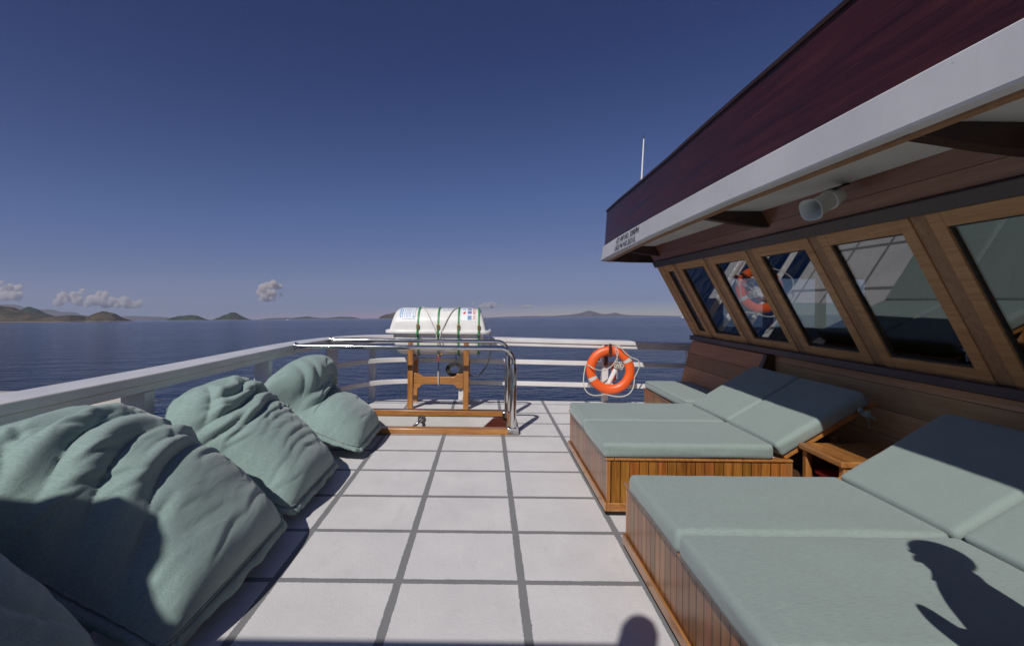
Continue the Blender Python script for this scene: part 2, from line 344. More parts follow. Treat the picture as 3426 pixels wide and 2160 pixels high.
# ------------------------------------------------------------------ deck, hull
RAIL = [(-2.56, -3.2), (-2.47, -1.0), (-2.44, .8), (-2.385, 2.3), (-2.30, 3.5), (-2.255, 4.9), (-2.22, 5.55), (-2.13, 6.15), (-1.95, 6.68), (-1.66, 7.06), (-1.25, 7.25), (-.6, 7.29), (.4, 7.285), (2.0, 7.27), (3.7, 7.24)]
RAILS = [Vector((p.x, p.y, 0)) for p in bez([(x, y, 0) for x, y in RAIL], 6)]
HX0, HX1, HY0, HY1 = -1.72, .30, 5.51, 6.31                 # stairwell opening
def deck():
    b = MB(); bm = b.bm
    out = [Vector((p.x - .16, p.y + (.02 if p.y < 5.6 else .05), 0)) for p in RAILS]
    out = [p for p in out] + [Vector((6.2, 7.2, 0)), Vector((6.2, -3.2, 0))]
    def ring(ps):
        vs = [bm.verts.new(p) for p in ps]; return [bm.edges.new((vs[i], vs[(i + 1) % len(vs)])) for i in range(len(vs))]
    es = ring(out) + ring([(HX0, HY0, 0), (HX1, HY0, 0), (HX1, HY1, 0), (HX0, HY1, 0)])
    g = bmesh.ops.triangle_fill(bm, use_beauty=True, edges=es)
    fs = [f for f in g['geom'] if isinstance(f, bmesh.types.BMFace)]
    for f in fs:
        c = f.calc_center_median()
    inside = [f for f in fs if HX0 < f.calc_center_median().x < HX1 and HY0 < f.calc_center_median().y < HY1]
    bmesh.ops.delete(bm, geom=inside, context='FACES'); fs = [f for f in bm.faces]
    ex = bmesh.ops.extrude_face_region(bm, geom=fs)
    bmesh.ops.translate(bm, verts=[v for v in ex['geom'] if isinstance(v, bmesh.types.BMVert)], vec=(0, 0, -.14))
    return tag(b.build('deck', MAT['deck']), kind='structure')
deck()
def hull():
    b = MB(); ring = [Vector((p.x - .14, p.y, 0)) for p in RAILS] + [Vector((6.0, 7.1, 0)), Vector((6.0, -3.1, 0))]
    c = Vector((1.8, 2, 0)); rings = []
    for z, s in ((-.16, 1.0), (-1.4, .99), (-2.6, .985), (-4.2, .93), (-5.6, .84)):
        rings.append([c + (p - c) * s + Vector((0, 0, z)) for p in ring])
    b.loft(rings, cap=False)
    # the lower deck seen down the stairwell
    o = b.build('ship_hull', MAT['white'], smooth=40)
    return tag(o, 'white painted wooden ship hull carrying the sun deck', 'ship hull')
hull()

# ------------------------------------------------------------------ railing
def railing():
    t = thing('deck_railing', (-2.3, 3.5, 0), 'white painted wooden railing round the port side and far end of the deck', 'railing')
    def zt(p):
        return 1.02 + (max(0, p.x + 2.2) * -.0165 if p.y > 6 else 0)
    path = [Vector((p.x, p.y, zt(p))) for p in RAILS]
    b = MB(); b.sweep([(0, 0), (.262, 0), (.262, -.062), (0, -.062)], path); b.build('top_rail', MAT['white'], t, bevel=.008)
    b = MB(); b.sweep([(.018, -.064), (.24, -.064), (.24, -.118), (.018, -.118)], path); b.build('rail_apron', MAT['white'], t, bevel=.006)
    for z0 in (.585, .245):
        b = MB(); b.sweep([(.075, z0), (.13, z0), (.13, z0 + .07), (.075, z0 + .07)], [Vector((p.x, p.y, -.012 * max(0, p.x + 1) if p.y > 6 else 0)) for p in RAILS])
        b.build('middle_rail', MAT['white'], t, bevel=.006)
    def post(x, y, ang, w=.10, d=.10, z1=.90):
        b = MB(); b.box(-w / 2, w / 2, -d / 2, d / 2, 0, z1)
        bmesh.ops.transform(b.bm, matrix=Matrix.Translation((x, y, 0)) @ Matrix.Rotation(ang, 4, 'Z'), verts=b.bm.verts)
        b.build('post', MAT['white'], t, bevel=.006)
    for x, y, a, w, d in ((-1.76, 7.30, 0, .10, .10), (-.375, 7.39, 0, .09, .09), (1.865, 7.33, 0, .10, .10), (3.2, 7.34, 0, .10, .10),
                    (-2.14, 6.50, .5, .15, .11), (-2.35, 4.95, 0, .15, .10), (-2.42, 3.26, -.05, .17, .10), (-2.52, 1.6, 0, .15, .10), (-2.6, -.2, 0, .15, .10), (-2.66, -1.9, 0, .15, .10)):
        post(x, y, a, w, d)
railing()

# ------------------------------------------------------------------ stairwell with its handrails
def stairwell():
    t = thing('stair_hatch', (-.7, 5.85, 0), 'open stair hatch in the deck with varnished wood coaming and white lining', 'hatch')
    b = MB(); b.box(-1.80, .395, 5.425, 5.535, 0, .066); b.box(-1.80, .30, 6.29, 6.40, 0, .075)
    b.box(.285, .395, 5.538, 6.287, 0, .062); b.box(-1.80, -1.705, 5.538, 6.287, 0, .062)
    b.build('coaming', MAT['teak'], t, bevel=.007)
    b = MB(); e = .006
    b.face([(HX0 + e, HY1 - e, 0.03), (HX1 - e, HY1 - e, 0.03), (HX1 - e, HY1 - e, -2.2), (HX0 + e, HY1 - e, -2.2)])
    b.face([(HX0 + e, HY0 + e, 0), (HX1 - e, HY0 + e, 0), (HX1 - e, HY0 + e, -2.2), (HX0 + e, HY0 + e, -2.2)])
    b.face([(HX0 + e, HY0 + e, 0), (HX0 + e, HY1 - e, 0), (HX0 + e, HY1 - e, -2.2), (HX0 + e, HY0 + e, -2.2)])
    b.face([(HX1 - e, HY0 + e, 0), (HX1 - e, HY1 - e, 0), (HX1 - e, HY1 - e, -2.2), (HX1 - e, HY0 + e, -2.2)])
    b.face([(HX0 + e, HY0 + e, -2.2), (HX1 - e, HY0 + e, -2.2), (HX1 - e, HY1 - e, -2.2), (HX0 + e, HY1 - e, -2.2)])
    b.build('lining', MAT['white_matt'], t)
    for y in (6.26, 5.54):
        b = MB(); b.prism([(.12, y, -.004), (.285, y, -.004), (.285, y, -.4), (-1.4, y, -1.75), (-1.55, y, -1.75), (-1.55, y, -1.55)], (0, .03, 0)); b.build('stringer', MAT['maroon'], t, bevel=.003)
    for i in range(6):
        b = MB(); x = .05 - i * .25; z = -.25 - i * .23; b.box(x - .22, x, 5.575, 6.255, z - .03, z); b.build('tread', MAT['maroon'], t, bevel=.004)
    b = MB(); b.lathe([(0, .052), (.012, .052), (.014, .03), (.02, .03)], (-.85, 6.30, -.035), (0, -1, 0), 20); b.tube(bez([(-.85, 6.29, -.035), (-.855, 6.23, -.04), (-.89, 6.19, -.07), (-1.0, 6.17, -.17), (-1.3, 6.17, -.42)], 6), .021, 12)
    b.build('grab_bar', MAT['steel'], t, smooth=40)
stairwell()
def handrail(y, xl, z, xr, label):
    t = thing('steel_handrail', (xr, y, .05), label, 'handrail', 'steel handrails over the stair hatch')
    pts = [(xl, y, z)] + [(xr - .15 + .15 * math.sin(a), y, z - .15 + .15 * math.cos(a)) for a in [i * math.pi / 20 for i in range(11)]] + [(xr, y, .45)]
    tube_obj('bar', pts, .0265, MAT['steel'], t, 16)
    b = MB(); b.lathe([(0, .04), (.70, .04), (.72, .036), (.745, .034), (.75, .028)], (xr, y, .075), (0, 0, 1), 20); b.build('sleeve', MAT['steel'], t, smooth=40)
    b = MB(); b.box(xr - .065, xr + .065, y - .05, y + .05, .0, .078); b.build('foot_plate', MAT['steel'], t, bevel=.004)
    b = MB(); b.lathe([(0, .047), (.014, .047), (.016, .032), (.035, .032)], (xl - .006, y, z), (1, 0, 0), 18); b.build('end_flange', MAT['steel'], t, smooth=40)
handrail(5.475, -2.222, 1.002, .328, 'nearer of the two polished steel handrails over the stair hatch')
handrail(6.27, -2.075, 1.012, .30, 'farther of the two polished steel handrails over the stair hatch, nearer the raft')

# ------------------------------------------------------------------ life raft on its cradle
def cradle():
    t = thing('raft_cradle', (-.68, 6.95, 0), 'varnished wooden cradle standing under the white life raft canister', 'raft cradle')
    for x in (-1.07, -.275):
        b = MB(); b.box(x - .037, x + .037, 6.66, 6.74, 0, 1.015); b.build('leg', MAT['teak_z'], t, bevel=.006)
        b = MB(); b.box(x - .037, x + .037, 7.15, 7.23, 0, .93); b.build('leg', MAT['teak_z'], t, bevel=.006)
        b = MB(); b.box(x - .035, x + .035, 6.742, 7.148, .66, .735); b.build('bearer', MAT['teak_y'], t, bevel=.006)
    sh = [(-1.03, .512), (-.945, .512), (-.93, .50), (-.915, .475), (-.875, .462), (-.47, .462), (-.43, .475), (-.415, .50), (-.40, .512), (-.315, .512), (-.315, .303), (-.40, .303), (-.415, .318), (-.43, .342), (-.47, .355), (-.875, .355), (-.915, .342), (-.93, .318), (-.945, .303), (-1.03, .303)]
    b = MB(); b.prism([(x, 6.69, z) for x, z in sh], (0, .04, 0)); b.build('crossbeam', MAT['teak'], t, bevel=.005)
cradle()
RC = (-.686, 6.955, 1.10)
def raft_section(x, s, off=0.0):                            # s: 0 = back flange, 1 = front flange, over the top; 1..2 under the bottom
    upper = s <= 1.0
    a = .70 if upper else .655; hz = .345 if upper else .345; n = 15.0 if upper else 10.0
    u = min(1.0, abs((x - RC[0]) / a)); k = max(0.0, 1 - u ** n) ** (1 / n)
    ang = math.pi * (s if upper else s - 1)
    m = 2.5 if upper else 3.2
    c, sn = math.cos(ang), math.sin(ang)
    r = (abs(c) ** m + abs(sn) ** m) ** (-1 / m)
    ry = .325 if upper else .30
    y = RC[1] + (ry * k + off) * r * c * (1 if upper else -1) ; z = (hz * k + off) * r * sn
    return Vector((x, y, RC[2] + z if upper else RC[2] - z))
def life_raft():
    t = thing('life_raft', (RC[0], RC[1], .75), 'white canister life raft with green straps lying on the wooden cradle', 'life raft')
    def shell(s0, s1, a):
        b = MB(); us = [math.sin(math.pi / 2 * (i / 26 - 1) * 1.0) for i in range(53)]
        rings = []
        for u in us:
            rings.append([raft_section(RC[0] + a * max(-.99999, min(.99999, u)), s0 + (s1 - s0) * j / 40) for j in range(41)])
        # straight flanks taper outwards towards the flange
        for r in rings:
            for p in r:
                f = max(0.0, 1 - abs(p.z - RC[2]) / .345); p.x = RC[0] + (p.x - RC[0]) * (.875 + .125 * f if s0 == 0 else .93 + .07 * f)
        b.loft(rings, closed_ring=False, cap=False); return b
    shell(0, 1, .70).build('upper_shell', MAT['grp'], t, smooth=50)
    shell(1, 2, .655).build('lower_shell', MAT['grp'], t, smooth=50)
    b = MB(); pts = []
    for i in range(64):
        a = 2 * math.pi * i / 64; c, s = math.cos(a), math.sin(a); n = 6
        r = (abs(c) ** n + abs(s) ** n) ** (-1 / n); pts.append((RC[0] + .765 * r * c, RC[1] + .365 * r * s, RC[2] - .022))
    b.prism(pts, (0, 0, .05)); b.build('flange', MAT['grp'], t, bevel=.014, seg=3)
    taper = lambda p, u: Vector((RC[0] + (p.x - RC[0]), p.y, p.z))
    for x in (-.963, -.676, -.388, -.10):
        b = MB(); ring = [raft_section(x, s / 24, .007) for s in range(25)] + [raft_section(x, 1 + s / 24, .007) for s in range(1, 24)]
        # round the flange lip
        out = []
        for p in ring: out.append(p)
        w = .013
        def lip(sgn): return [Vector((x, RC[1] + sgn * .375, RC[2] + .033)), Vector((x, RC[1] + sgn * .375, RC[2] - .028))]
        path = [raft_section(x, s / 24, .007) for s in range(1, 24)] + lip(-1) + [raft_section(x, 1 + s / 24, .007) for s in range(1, 24)] + lip(1)[::-1]
        V = [[b.bm.verts.new((x + sx, p.y, p.z)) for sx in (-w, w)] for p in path]
        for i in range(len(V)): b.bm.faces.new((V[i][0], V[i][1], V[(i + 1) % len(V)][1], V[(i + 1) % len(V)][0]))
        st = b.build('strap', MAT['green'], t)
        so = st.modifiers.new('solid', 'SOLIDIFY'); so.thickness = .004; so.offset = 0
        p = raft_section(x, .93, .016); b = MB(); b.box(x - .018, x + .018, p.y - .02, p.y + .004, p.z - .035, p.z + .04)
        b.build('buckle', MAT['brass'], st, bevel=.004) if False else b.build('buckle', MAT['brass'], t, bevel=.004)
    # printed matter, laid on the curved shell
    L = .62                                                  # length of arc used to lay out prints, front flange to the crown
    def on(x, v, off=.004): return raft_section(x, 1 - v * .5, off)        # v: 0 flange .. 1 crown
    def patch(x0, x1, v0, v1, off, bm, n=10):
        g = [[bm.verts.new(on(x0 + (x1 - x0) * i / n, v0 + (v1 - v0) * j / n, off)) for j in range(n + 1)] for i in range(n + 1)]
        for i in range(n):
            for j in range(n): bm.faces.new((g[i][j], g[i + 1][j], g[i + 1][j + 1], g[i][j + 1]))
    def write(body, x, v, size, along='x', bold=0.0, bm=None):
        tb = text_bm(body, size, 0, bold); bmesh.ops.subdivide_edges(tb, edges=tb.edges, cuts=1)
        for w in tb.verts:
            tx, ty = w.co.x, w.co.y
            w.co = on(x + tx, v + ty / L, .0065) if along == 'x' else on(x - ty, v + tx / L, .0065)
        me = bpy.data.meshes.new('t'); tb.to_mesh(me); tb.free(); bm.from_mesh(me); bpy.data.meshes.remove(me)
    b = MB(); patch(-1.235, -1.01, .34, .83, .004, b.bm); lb = b.build('data_label', MAT['paper'], t)
    b = MB()
    for i, x in enumerate((-1.225, -1.20, -1.165, -1.14, -1.12, -1.10, -1.08, -1.045)):
        for j in range(4 if i > 1 else 1):
            v = .38 + .09 * j; patch(x, x + (.006 if i > 1 else .012), v, v + (.075 if i > 1 else .36), .006, b.bm, 3)
    for q in ((-1.232, -1.013, .343, .35), (-1.232, -1.013, .82, .827), (-1.232, -1.229, .343, .827), (-1.016, -1.013, .343, .827)): patch(*q, .006, b.bm, 6)
    patch(-1.043, -1.023, .38, .42, .006, b.bm, 3)
    b.build('printing', MAT['blue_ink'], lb)
    b = MB(); patch(-.37, -.145, .30, .86, .004, b.bm); st = b.build('instruction_sticker', MAT['paper'], t)
    for x0, v in ((-.262, .66), (-.262, .50), (-.262, .33)):
        b = MB(); patch(x0, x0 + .058, v, v + .12, .006, b.bm, 4); b.build('pictogram', MAT['blue_ink'], st)
    b = MB(); patch(-.335, -.285, .66, .77, .006, b.bm, 4); b.build('pictogram', MAT['pale_blue'], st)
    b = MB()
    for q in range(7): patch(-.362, -.358, .32 + .07 * q, .37 + .07 * q, .006, b.bm, 2)
    b.build('small_print', MAT['pale_blue'], st)
    for x0, v, w, h in ((-.325, .50, .03, .05), (-.25, .675, .03, .04), (-.232, .53, .024, .045), (-.24, .36, .02, .03), (-.31, .535, .016, .045)):
        b = MB(); patch(x0, x0 + w, v, v + h, .008, b.bm, 4); b.build('pictogram', MAT['red_ink'], st)
    b = MB(); write('DO NOT ROLL', -.152, .335, .052, 'v', .0006, b.bm); b.build('warning_lettering', MAT['red_ink'], st)
    b = MB()
    for x0, x1, v in ((-.62, -.61, .69), (-.545, -.53, .69), (-.62, -.525, .63), (-.52, -.455, .645)): patch(x0, x1, v, v + .012, .006, b.bm, 4)
    b.build('marking', MAT['blue_ink'], t)
life_raft()
def raft_lashing():
    t = thing('raft_lashing', (-.67, 6.6, .5), 'white rope lashing with a release hook holding the life raft down to its cradle', 'rope lashing')
    P = lambda x, s: raft_section(x, s, .014)
    for x0, s0 in ((-.945, .55), (-.40, .55)):
        pts = []
        for i in range(9):
            f = i / 8; pts.append(P(x0 + (-.665 - x0) * f ** 1.0 * .80, s0 + (.955 - s0) * f))
        pts += [Vector((x0 + (-.665 - x0) * .88, 6.572, 1.09)), Vector((-.665, 6.60, .90)), Vector((-.665, 6.615, .84))]
        tube_obj('rope', bez(pts, 3), .0075, MAT['rope'], t, 8)
    b = MB(); b.box(-.672, -.622, 6.60, 6.64, .765, .812); b.build('release_unit', MAT['black'], t, bevel=.006)
    b = MB(); b.box(-.676, -.654, 6.596, 6.645, .772, .79); b.box(-.636, -.618, 6.596, 6.645, .785, .805); b.build('release_band', MAT['yellow'], t, bevel=.003)
    b = MB(); b.tube([(-.665 + .02 * math.cos(a), 6.62, .725 + .026 * math.sin(a)) for a in [i * math.pi / 8 for i in range(16)]], .006, 8, True); b.build('shackle', MAT['red'], t, smooth=60)
    tube_obj('wire', [(-.667, 6.62, .70), (-.668, 6.63, .60), (-.668, 6.665, .545)], .006, MAT['rope_dark'], t, 6)
    tube_obj('bow_loop', bez([(-.667, 6.67, .55), (-.672, 6.675, .50), (-.668, 6.678, .40), (-.668, 6.70, .345), (-.667, 6.742, .36), (-.667, 6.742, .47), (-.667, 6.69, .53)], 6), .011, MAT['rope'], t, 8)
raft_lashing()
def painter_line():
    b = MB(); rng = random.Random(3)
    for q in range(7):
        pts = []; R0 = .062 + .013 * q * .6
        for i in range(28):
            a = 2 * math.pi * i / 28; pts.append((-.445 + R0 * 1.15 * math.cos(a), 6.80 + .02 * (q % 3) + .02 * math.sin(a), .555 + R0 * .9 * math.sin(a)))
        b.tube(pts, .0075, 6, True)
    b.tube(bez([(-.44, 6.80, .60), (-.43, 6.83, .75), (-.46, 6.85, .78)], 5), .007, 6)
    b.tube(bez([(.06, 6.70, 1.10), (.075, 6.66, 1.0), (.065, 6.68, .80), (.01, 6.68, .62), (-.10, 6.72, .48), (-.18, 6.75, .465), (-.30, 6.78, .52), (-.40, 6.80, .54)], 6), .0085, 6)
    o = b.build('coiled_line', MAT['rope_dark'], smooth=60, origin=(-.445, 6.82, .47))
    tag(o, 'dark coiled line hung behind the crossbeam of the raft cradle', 'coiled line')
painter_line()

# ------------------------------------------------------------------ life ring
def life_ring():
    cx, cy, cz = 1.895, 7.105, .527; Ro, Ri = .362, .222; rm = (Ro + Ri) / 2
    t = thing('life_ring', (cx, cy, cz - Ro), 'orange life ring with white grab line hanging on the railing post', 'life ring')
    tilt = Matrix.Translation((cx, cy, cz)) @ Matrix.Rotation(R(-4), 4, 'X') @ Matrix.Rotation(R(-7), 4, 'Z')
    def pt(a, r, d=0): return tilt @ Vector((r * math.cos(a), -d, r * math.sin(a)))
    def ring(a0, a1, sc, n):
        b = MB(); rings = []
        for i in range(n + 1):
            a = a0 + (a1 - a0) * i / n
            rings.append([pt(a, rm + (Ro - Ri) / 2 * sc * math.cos(q), .055 * sc * math.sin(q)) for q in [2 * math.pi * j / 20 for j in range(20)]])
        b.loft(rings, cap=False); return b
    ring(0, 2 * math.pi, 1.0, 72).build('float_ring', MAT['orange'], t, smooth=180, weld=.0005)
    for a in (R(30), R(207), R(118), R(300)):
        if a in (R(118), R(300)): continue
        ring(a - .085, a + .085, 1.02, 8).build('reflective_tape', MAT['tape'], t, smooth=180)
    anch = [R(80), R(166), R(258), R(342)]
    for a in anch:
        b = MB(); b.lathe([(0, .02), (.012, .018), (.014, .004)], pt(a, Ro - .012, .02), pt(a, Ro + 1, .02) - pt(a, Ro, .02), 12); b.build('rope_eye', MAT['orange'], t, smooth=60)
    def fest(a0, a1, sag, side):
        p0, p1 = pt(a0, Ro + .008, .02), pt(a1, Ro + .008, .02); pts = []
        for i in range(13):
            f = i / 12; q = p0.lerp(p1, f); s = 4 * f * (1 - f)
            pts.append(q + Vector((side * s, -.05 * s, -sag * s)))
        return pts
    def add(pts, r=.0085): tube_obj('grab_line', pts, r, MAT['rope'], t, 8)
    add(fest(anch[1], anch[2], .17, -.16)); add(fest(anch[2], anch[3], .12, .10))
    add(bez([pt(anch[3], Ro + .008), (cx + .40, cy - .04, cz - .02), (cx + .425, cy - .06, cz + .07), (cx + .40, cy - .07, cz + .16), (cx + .30, cy - .075, cz + .20), (cx + .20, cy - .075, cz + .27), (cx + .12, cy - .07, cz + .37), pt(anch[0], Ro + .01)], 5))
    add(bez([pt(anch[1], Ro + .008), (cx - .29, cy - .07, cz + .04), (cx - .15, cy - .03, cz - .005), (cx - .02, cy + .02, cz + .02), (cx + .06, cy - .03, cz + .12), (cx + .10, cy - .07, cz + .27), pt(anch[0], Ro + .01)], 5))
    add([pt(anch[0], Ro - .02, .07), (cx + .085, cy - .08, cz + .2), (cx + .09, cy - .04, cz + .08), (cx + .10, cy - .02, cz - .13)], .006)
    b = MB(); rng = random.Random(5)
    for q in range(9):
        c = Vector((cx + .115 + rng.uniform(-.03, .05), cy - .045 + rng.uniform(-.02, .02), cz + .075 + rng.uniform(-.03, .03))); u = Vector((rng.uniform(-1, 1), rng.uniform(-.6, .6), rng.uniform(-1, 1))).normalized(); w = u.cross(Vector((.3, 1, .2))).normalized()
        b.tube([c + u * .04 * math.cos(a) + w * .022 * math.sin(a) for a in [2 * math.pi * i / 12 for i in range(12)]], .0075, 6, True)
    b.build('rope_knot', MAT['rope'], t, smooth=60)
    h = thing('ring_bracket', (1.87, 7.24, .6), 'dark wooden hook bracket on the post holding the life ring', 'bracket')
    b = MB(); b.box(1.845, 1.895, 7.246, 7.278, .56, .90); b.box(1.845, 1.895, 7.0, 7.245, .73, .765); b.build('hook_board', MAT['maroon'], h, bevel=.004)
    b = MB(); b.box(1.85, 1.892, 7.008, 7.035, .766, .93); b.build('hook_tip', MAT['maroon'], h, bevel=.004)
    l = thing('rescue_light', (1.90, 7.16, .2), 'white tube rescue light with orange cap tucked inside the life ring', 'rescue light')
    a, c = Vector((1.885, 7.165, .30)), Vector((2.01, 7.145, .575)); d = (c - a).normalized()
    b = MB(); b.lathe([(0, .02), (.01, .036), (.30, .036), (.305, .03)], a, d, 18); b.build('tube', MAT['bulb'], l, smooth=40)
    b = MB(); b.lathe([(0, .02), (.02, .034), (.26, .034), (.28, .026)], (1.985, 7.22, .34), (-.05, 0, 1), 16); b.build('float_cap', MAT['orange'], l, smooth=40)
life_ring()

# ------------------------------------------------------------------ wheelhouse
XW = lambda z: 3.05 - .55 * (z - 1.07)                      # raked front wall, leaning out towards the deck
WN = Vector((-1, 0, -.55)).normalized()
def wp(y, z, d): return Vector((XW(z), y, z)) + WN * d
def wbox(b, y0, y1, z0, z1, d0, d1, sk=0.0):
    b.hexa([wp(y0, z0, d1), wp(y1, z0, d1), wp(y1, z0, d0), wp(y0, z0, d0), wp(y0, z1, d1), wp(y1, z1, d1), wp(y1, z1, d0), wp(y0, z1, d0)])
def lerp_table(T, y):
    if y <= T[0][0]: return T[0][1]
    for (a, b), (c, d) in zip(T, T[1:]):
        if y <= c:
            t = (y - a) / (c - a); return b + (d - b) * t
    return T[-1][1]
ZB = [(-3, 2.287), (3.4, 2.283), (5, 2.262), (6.4, 2.228), (7.4, 2.20)]
ZT = [(-3, 2.49), (1.5, 2.488), (3.5, 2.471), (5, 2.455), (7.4, 2.43)]
ZP = [(-3, 3.06), (2.2, 3.02), (4.6, 2.945), (5.8, 2.945), (7.4, 2.97)]
XE = [(-3, 1.76), (3.6, 1.75), (5, 1.765), (6.4, 1.80), (7.4, 1.855)]
YS = [-3 + .4 * i for i in range(25)] + [7.0, 7.2, 7.34]
def edge_path():                                            # round the roof: along the port edge, round the far corner, across
    P = [(lerp_table(XE, y), y, y) for y in YS]
    c = (1.90, 7.34)
    for a in (150, 125, 105): P.append((c[0] + .05 * math.cos(R(a)), c[1] + .05 * math.sin(R(a)), 7.4))
    for x in (1.95, 2.6, 4.0, 6.3): P.append((x, 7.4, 7.4))
    return P
def wheelhouse():
    t = thing('wheelhouse', (4.5, 2, 0), 'dark wooden wheelhouse with raked teak windows under a deep purple-brown roof edge', 'wheelhouse')
    EP = edge_path()
    def outer(prof):                                        # prof(yref) -> (outward, z) ring
        b = MB(); rings = []; pts = [Vector((x, y, 0)) for x, y, _ in EP]
        for i, p in enumerate(pts):
            d = (pts[min(i + 1, len(pts) - 1)] - pts[max(i - 1, 0)]).normalized(); o = Vector((-d.y, d.x, 0))
            rings.append([p + o * a + Vector((0, 0, z)) for a, z in prof(EP[i][2])])
        b.loft(rings); return b
    L = lerp_table
    outer(lambda y: [(0, L(ZT, y) + .004), (-.03 * max(0, (y - 4) / 3.4), L(ZP, y)), (-.05 - .03 * max(0, (y - 4) / 3.4), L(ZP, y)), (-.05, L(ZT, y) + .004)]).build('roof_parapet', MAT['parapet'], t, smooth=30)
    outer(lambda y: [(.012 - .03 * max(0, (y - 4) / 3.4), L(ZP, y) + .002), (.012 - .03 * max(0, (y - 4) / 3.4), L(ZP, y) + .028), (-.065 - .03 * max(0, (y - 4) / 3.4), L(ZP, y) + .028), (-.065 - .03 * max(0, (y - 4) / 3.4), L(ZP, y) + .002)]).build('parapet_cap', MAT['cap'], t, smooth=30)
    fl = lambda y: .035 * max(0, (y - 5.5) / 1.9)
    bnd = outer(lambda y: [(.022 + fl(y), L(ZB, y) + .012), (.022, L(ZT, y) - .006), (.016, L(ZT, y)), (-.05, L(ZT, y)), (-.05, L(ZB, y)), (.012 + fl(y), L(ZB, y))]).build('white_fascia', MAT['fascia'], t, smooth=25)
    outer(lambda y: [(-.052, L(ZB, y) + .02), (-.052, L(ZB, y) - .012), (-.095, L(ZB, y) - .012), (-.095, L(ZB, y) + .02)]).build('fascia_batten', MAT['frame_dark'], t, smooth=30)
    # registration lettering on the white band
    tb = MB()
    for body, z, y0 in (('GT. 497 NO. 3200/Pd', 2.352, 6.40), ('2022 Pd NO.3531/L', 2.262, 6.45)):
        q = text_bm(body, .092, .22, .0012)
        sx = (1.02 if body[0] == 'G' else .93) / max(v.co.x for v in q.verts)
        for v in q.verts:
            y = y0 - v.co.x * sx; zz = z + v.co.y + (y0 - y) * .018
            v.co = Vector((lerp_table(XE, y) - .0265 - .035 * max(0, (y - 5.5) / 1.9) * (1 - min(1, max(0, (zz - lerp_table(ZB, y)) / .2))), y, zz))
        me = bpy.data.meshes.new('t'); q.to_mesh(me); q.free(); tb.bm.from_mesh(me); bpy.data.meshes.remove(me)
    o = tb.build('registration_lettering', MAT['ink'], bnd if False else t)
    # roof slab, soffit
    b = MB(); b.box(1.815, 6.25, -3.0, 7.33, 2.352, 2.42); b.build('roof_deck', MAT['white_matt'], t)
    b = MB(); b.box(1.90, 6.2, -3.0, 7.30, 2.34, 2.348); b.build('soffit', MAT['white_matt'], t)
    b = MB(); b.tube([(2.365, -3, 2.33), (2.365, 7.0, 2.33)], .016, 8); b.build('soffit_bead', MAT['white_matt'], t, smooth=60)
    for y in (.02, 1.996, 3.985, 6.50):
        b = MB(); b.prism([(1.80, y, 2.338), (1.80, y, 2.282), (1.95, y, 2.262), (2.15, y, 2.232), (2.33, y, 2.212), (2.46, y, 2.205), (2.46, y, 2.338)], (0, .075, 0)); b.build('roof_bracket', MAT['bracket'], t, bevel=.004)
    b = MB(); b.prism([(1.86, 7.29, 2.33), (1.86, 7.29, 2.195), (2.2, 7.29, 2.18), (6.2, 7.29, 2.17), (6.2, 7.29, 2.33)], (0, .05, 0)); b.build('end_beam', MAT['bracket'], t, bevel=.004)
    # board above the windows, trim, frames
    b = MB(); wbox(b, -3, 6.82, 2.158, 2.345, -.08, .012); b.build('upper_board', MAT['wall_top'], t)
    b = MB(); wbox(b, -3, 6.84, 2.078, 2.157, -.05, .04); b.build('window_head_trim', MAT['trim'], t, bevel=.008)
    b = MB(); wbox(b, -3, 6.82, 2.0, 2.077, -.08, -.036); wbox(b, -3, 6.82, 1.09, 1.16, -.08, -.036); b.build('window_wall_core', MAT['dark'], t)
    YW = [1.98 + .872 * i for i in range(-5, 6)]
    for y in YW:
        y1 = y + .60 if y < 6.2 else 6.53
        f = MB(); wbox(f, y - .083, y, 1.092, 2.076, -.035, .012); wbox(f, y1, y1 + .083, 1.092, 2.076, -.035, .012)
        wbox(f, y, y1, 1.092, 1.172, -.035, .0112); wbox(f, y, y1, 1.992, 2.076, -.035, .0112)
        fo = f.build('window', MAT['frame'], t, bevel=.003)
        g = MB(); wbox(g, y - .01, y1 + .01, 1.165, 2.0, -.02, -.014); g.build('pane', MAT['glass'], fo)
        g = MB(); s = .012
        for q in ((y, y + s, 1.172, 1.992), (y1 - s, y1, 1.172, 1.992), (y + s, y1 - s, 1.172, 1.172 + s), (y + s, y1 - s, 1.992 - s, 1.992)): wbox(g, *q, -.013, -.004)
        g.build('glazing_bead', MAT['dark'], fo)
        p = MB(); wbox(p, y - .188, y - .0845, 1.092, 2.076, -.05, .004); p.build('window_post', MAT['frame_dark'], t, bevel=.004)
    p = MB(); wbox(p, 6.615, 6.80, 1.092, 2.076, -.10, .02); p.build('window_post', MAT['frame'], t, bevel=.004)
    b = MB(); b.box(2.975, 3.22, -3, 6.83, 1.022, 1.088); b.build('window_sill', MAT['sill'], t, bevel=.008)
    b = MB(); b.box(3.04, 3.10, -3, 6.80, .0, 1.02); b.build('lower_wall', MAT['wall_plank'], t)
    # far end wall with its own windows, starboard wall, floor
    b = MB()
    for x0, x1 in ((3.10, 3.42), (4.02, 4.14), (4.78, 4.9), (5.5, 5.9)): b.box(x0, x1, 6.74, 6.80, .0, 2.34)
    for x0, x1 in ((3.42, 4.02), (4.14, 4.78), (4.9, 5.5)): b.box(x0, x1, 6.74, 6.80, .0, 1.22); b.box(x0, x1, 6.74, 6.80, 1.92, 2.34)
    b.prism([(2.40, 6.742, 2.34), (3.098, 6.742, 2.34), (3.098, 6.742, 1.10), (3.06, 6.742, 1.10)], (0, .05, 0))
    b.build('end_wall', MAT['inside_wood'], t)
    b = MB()
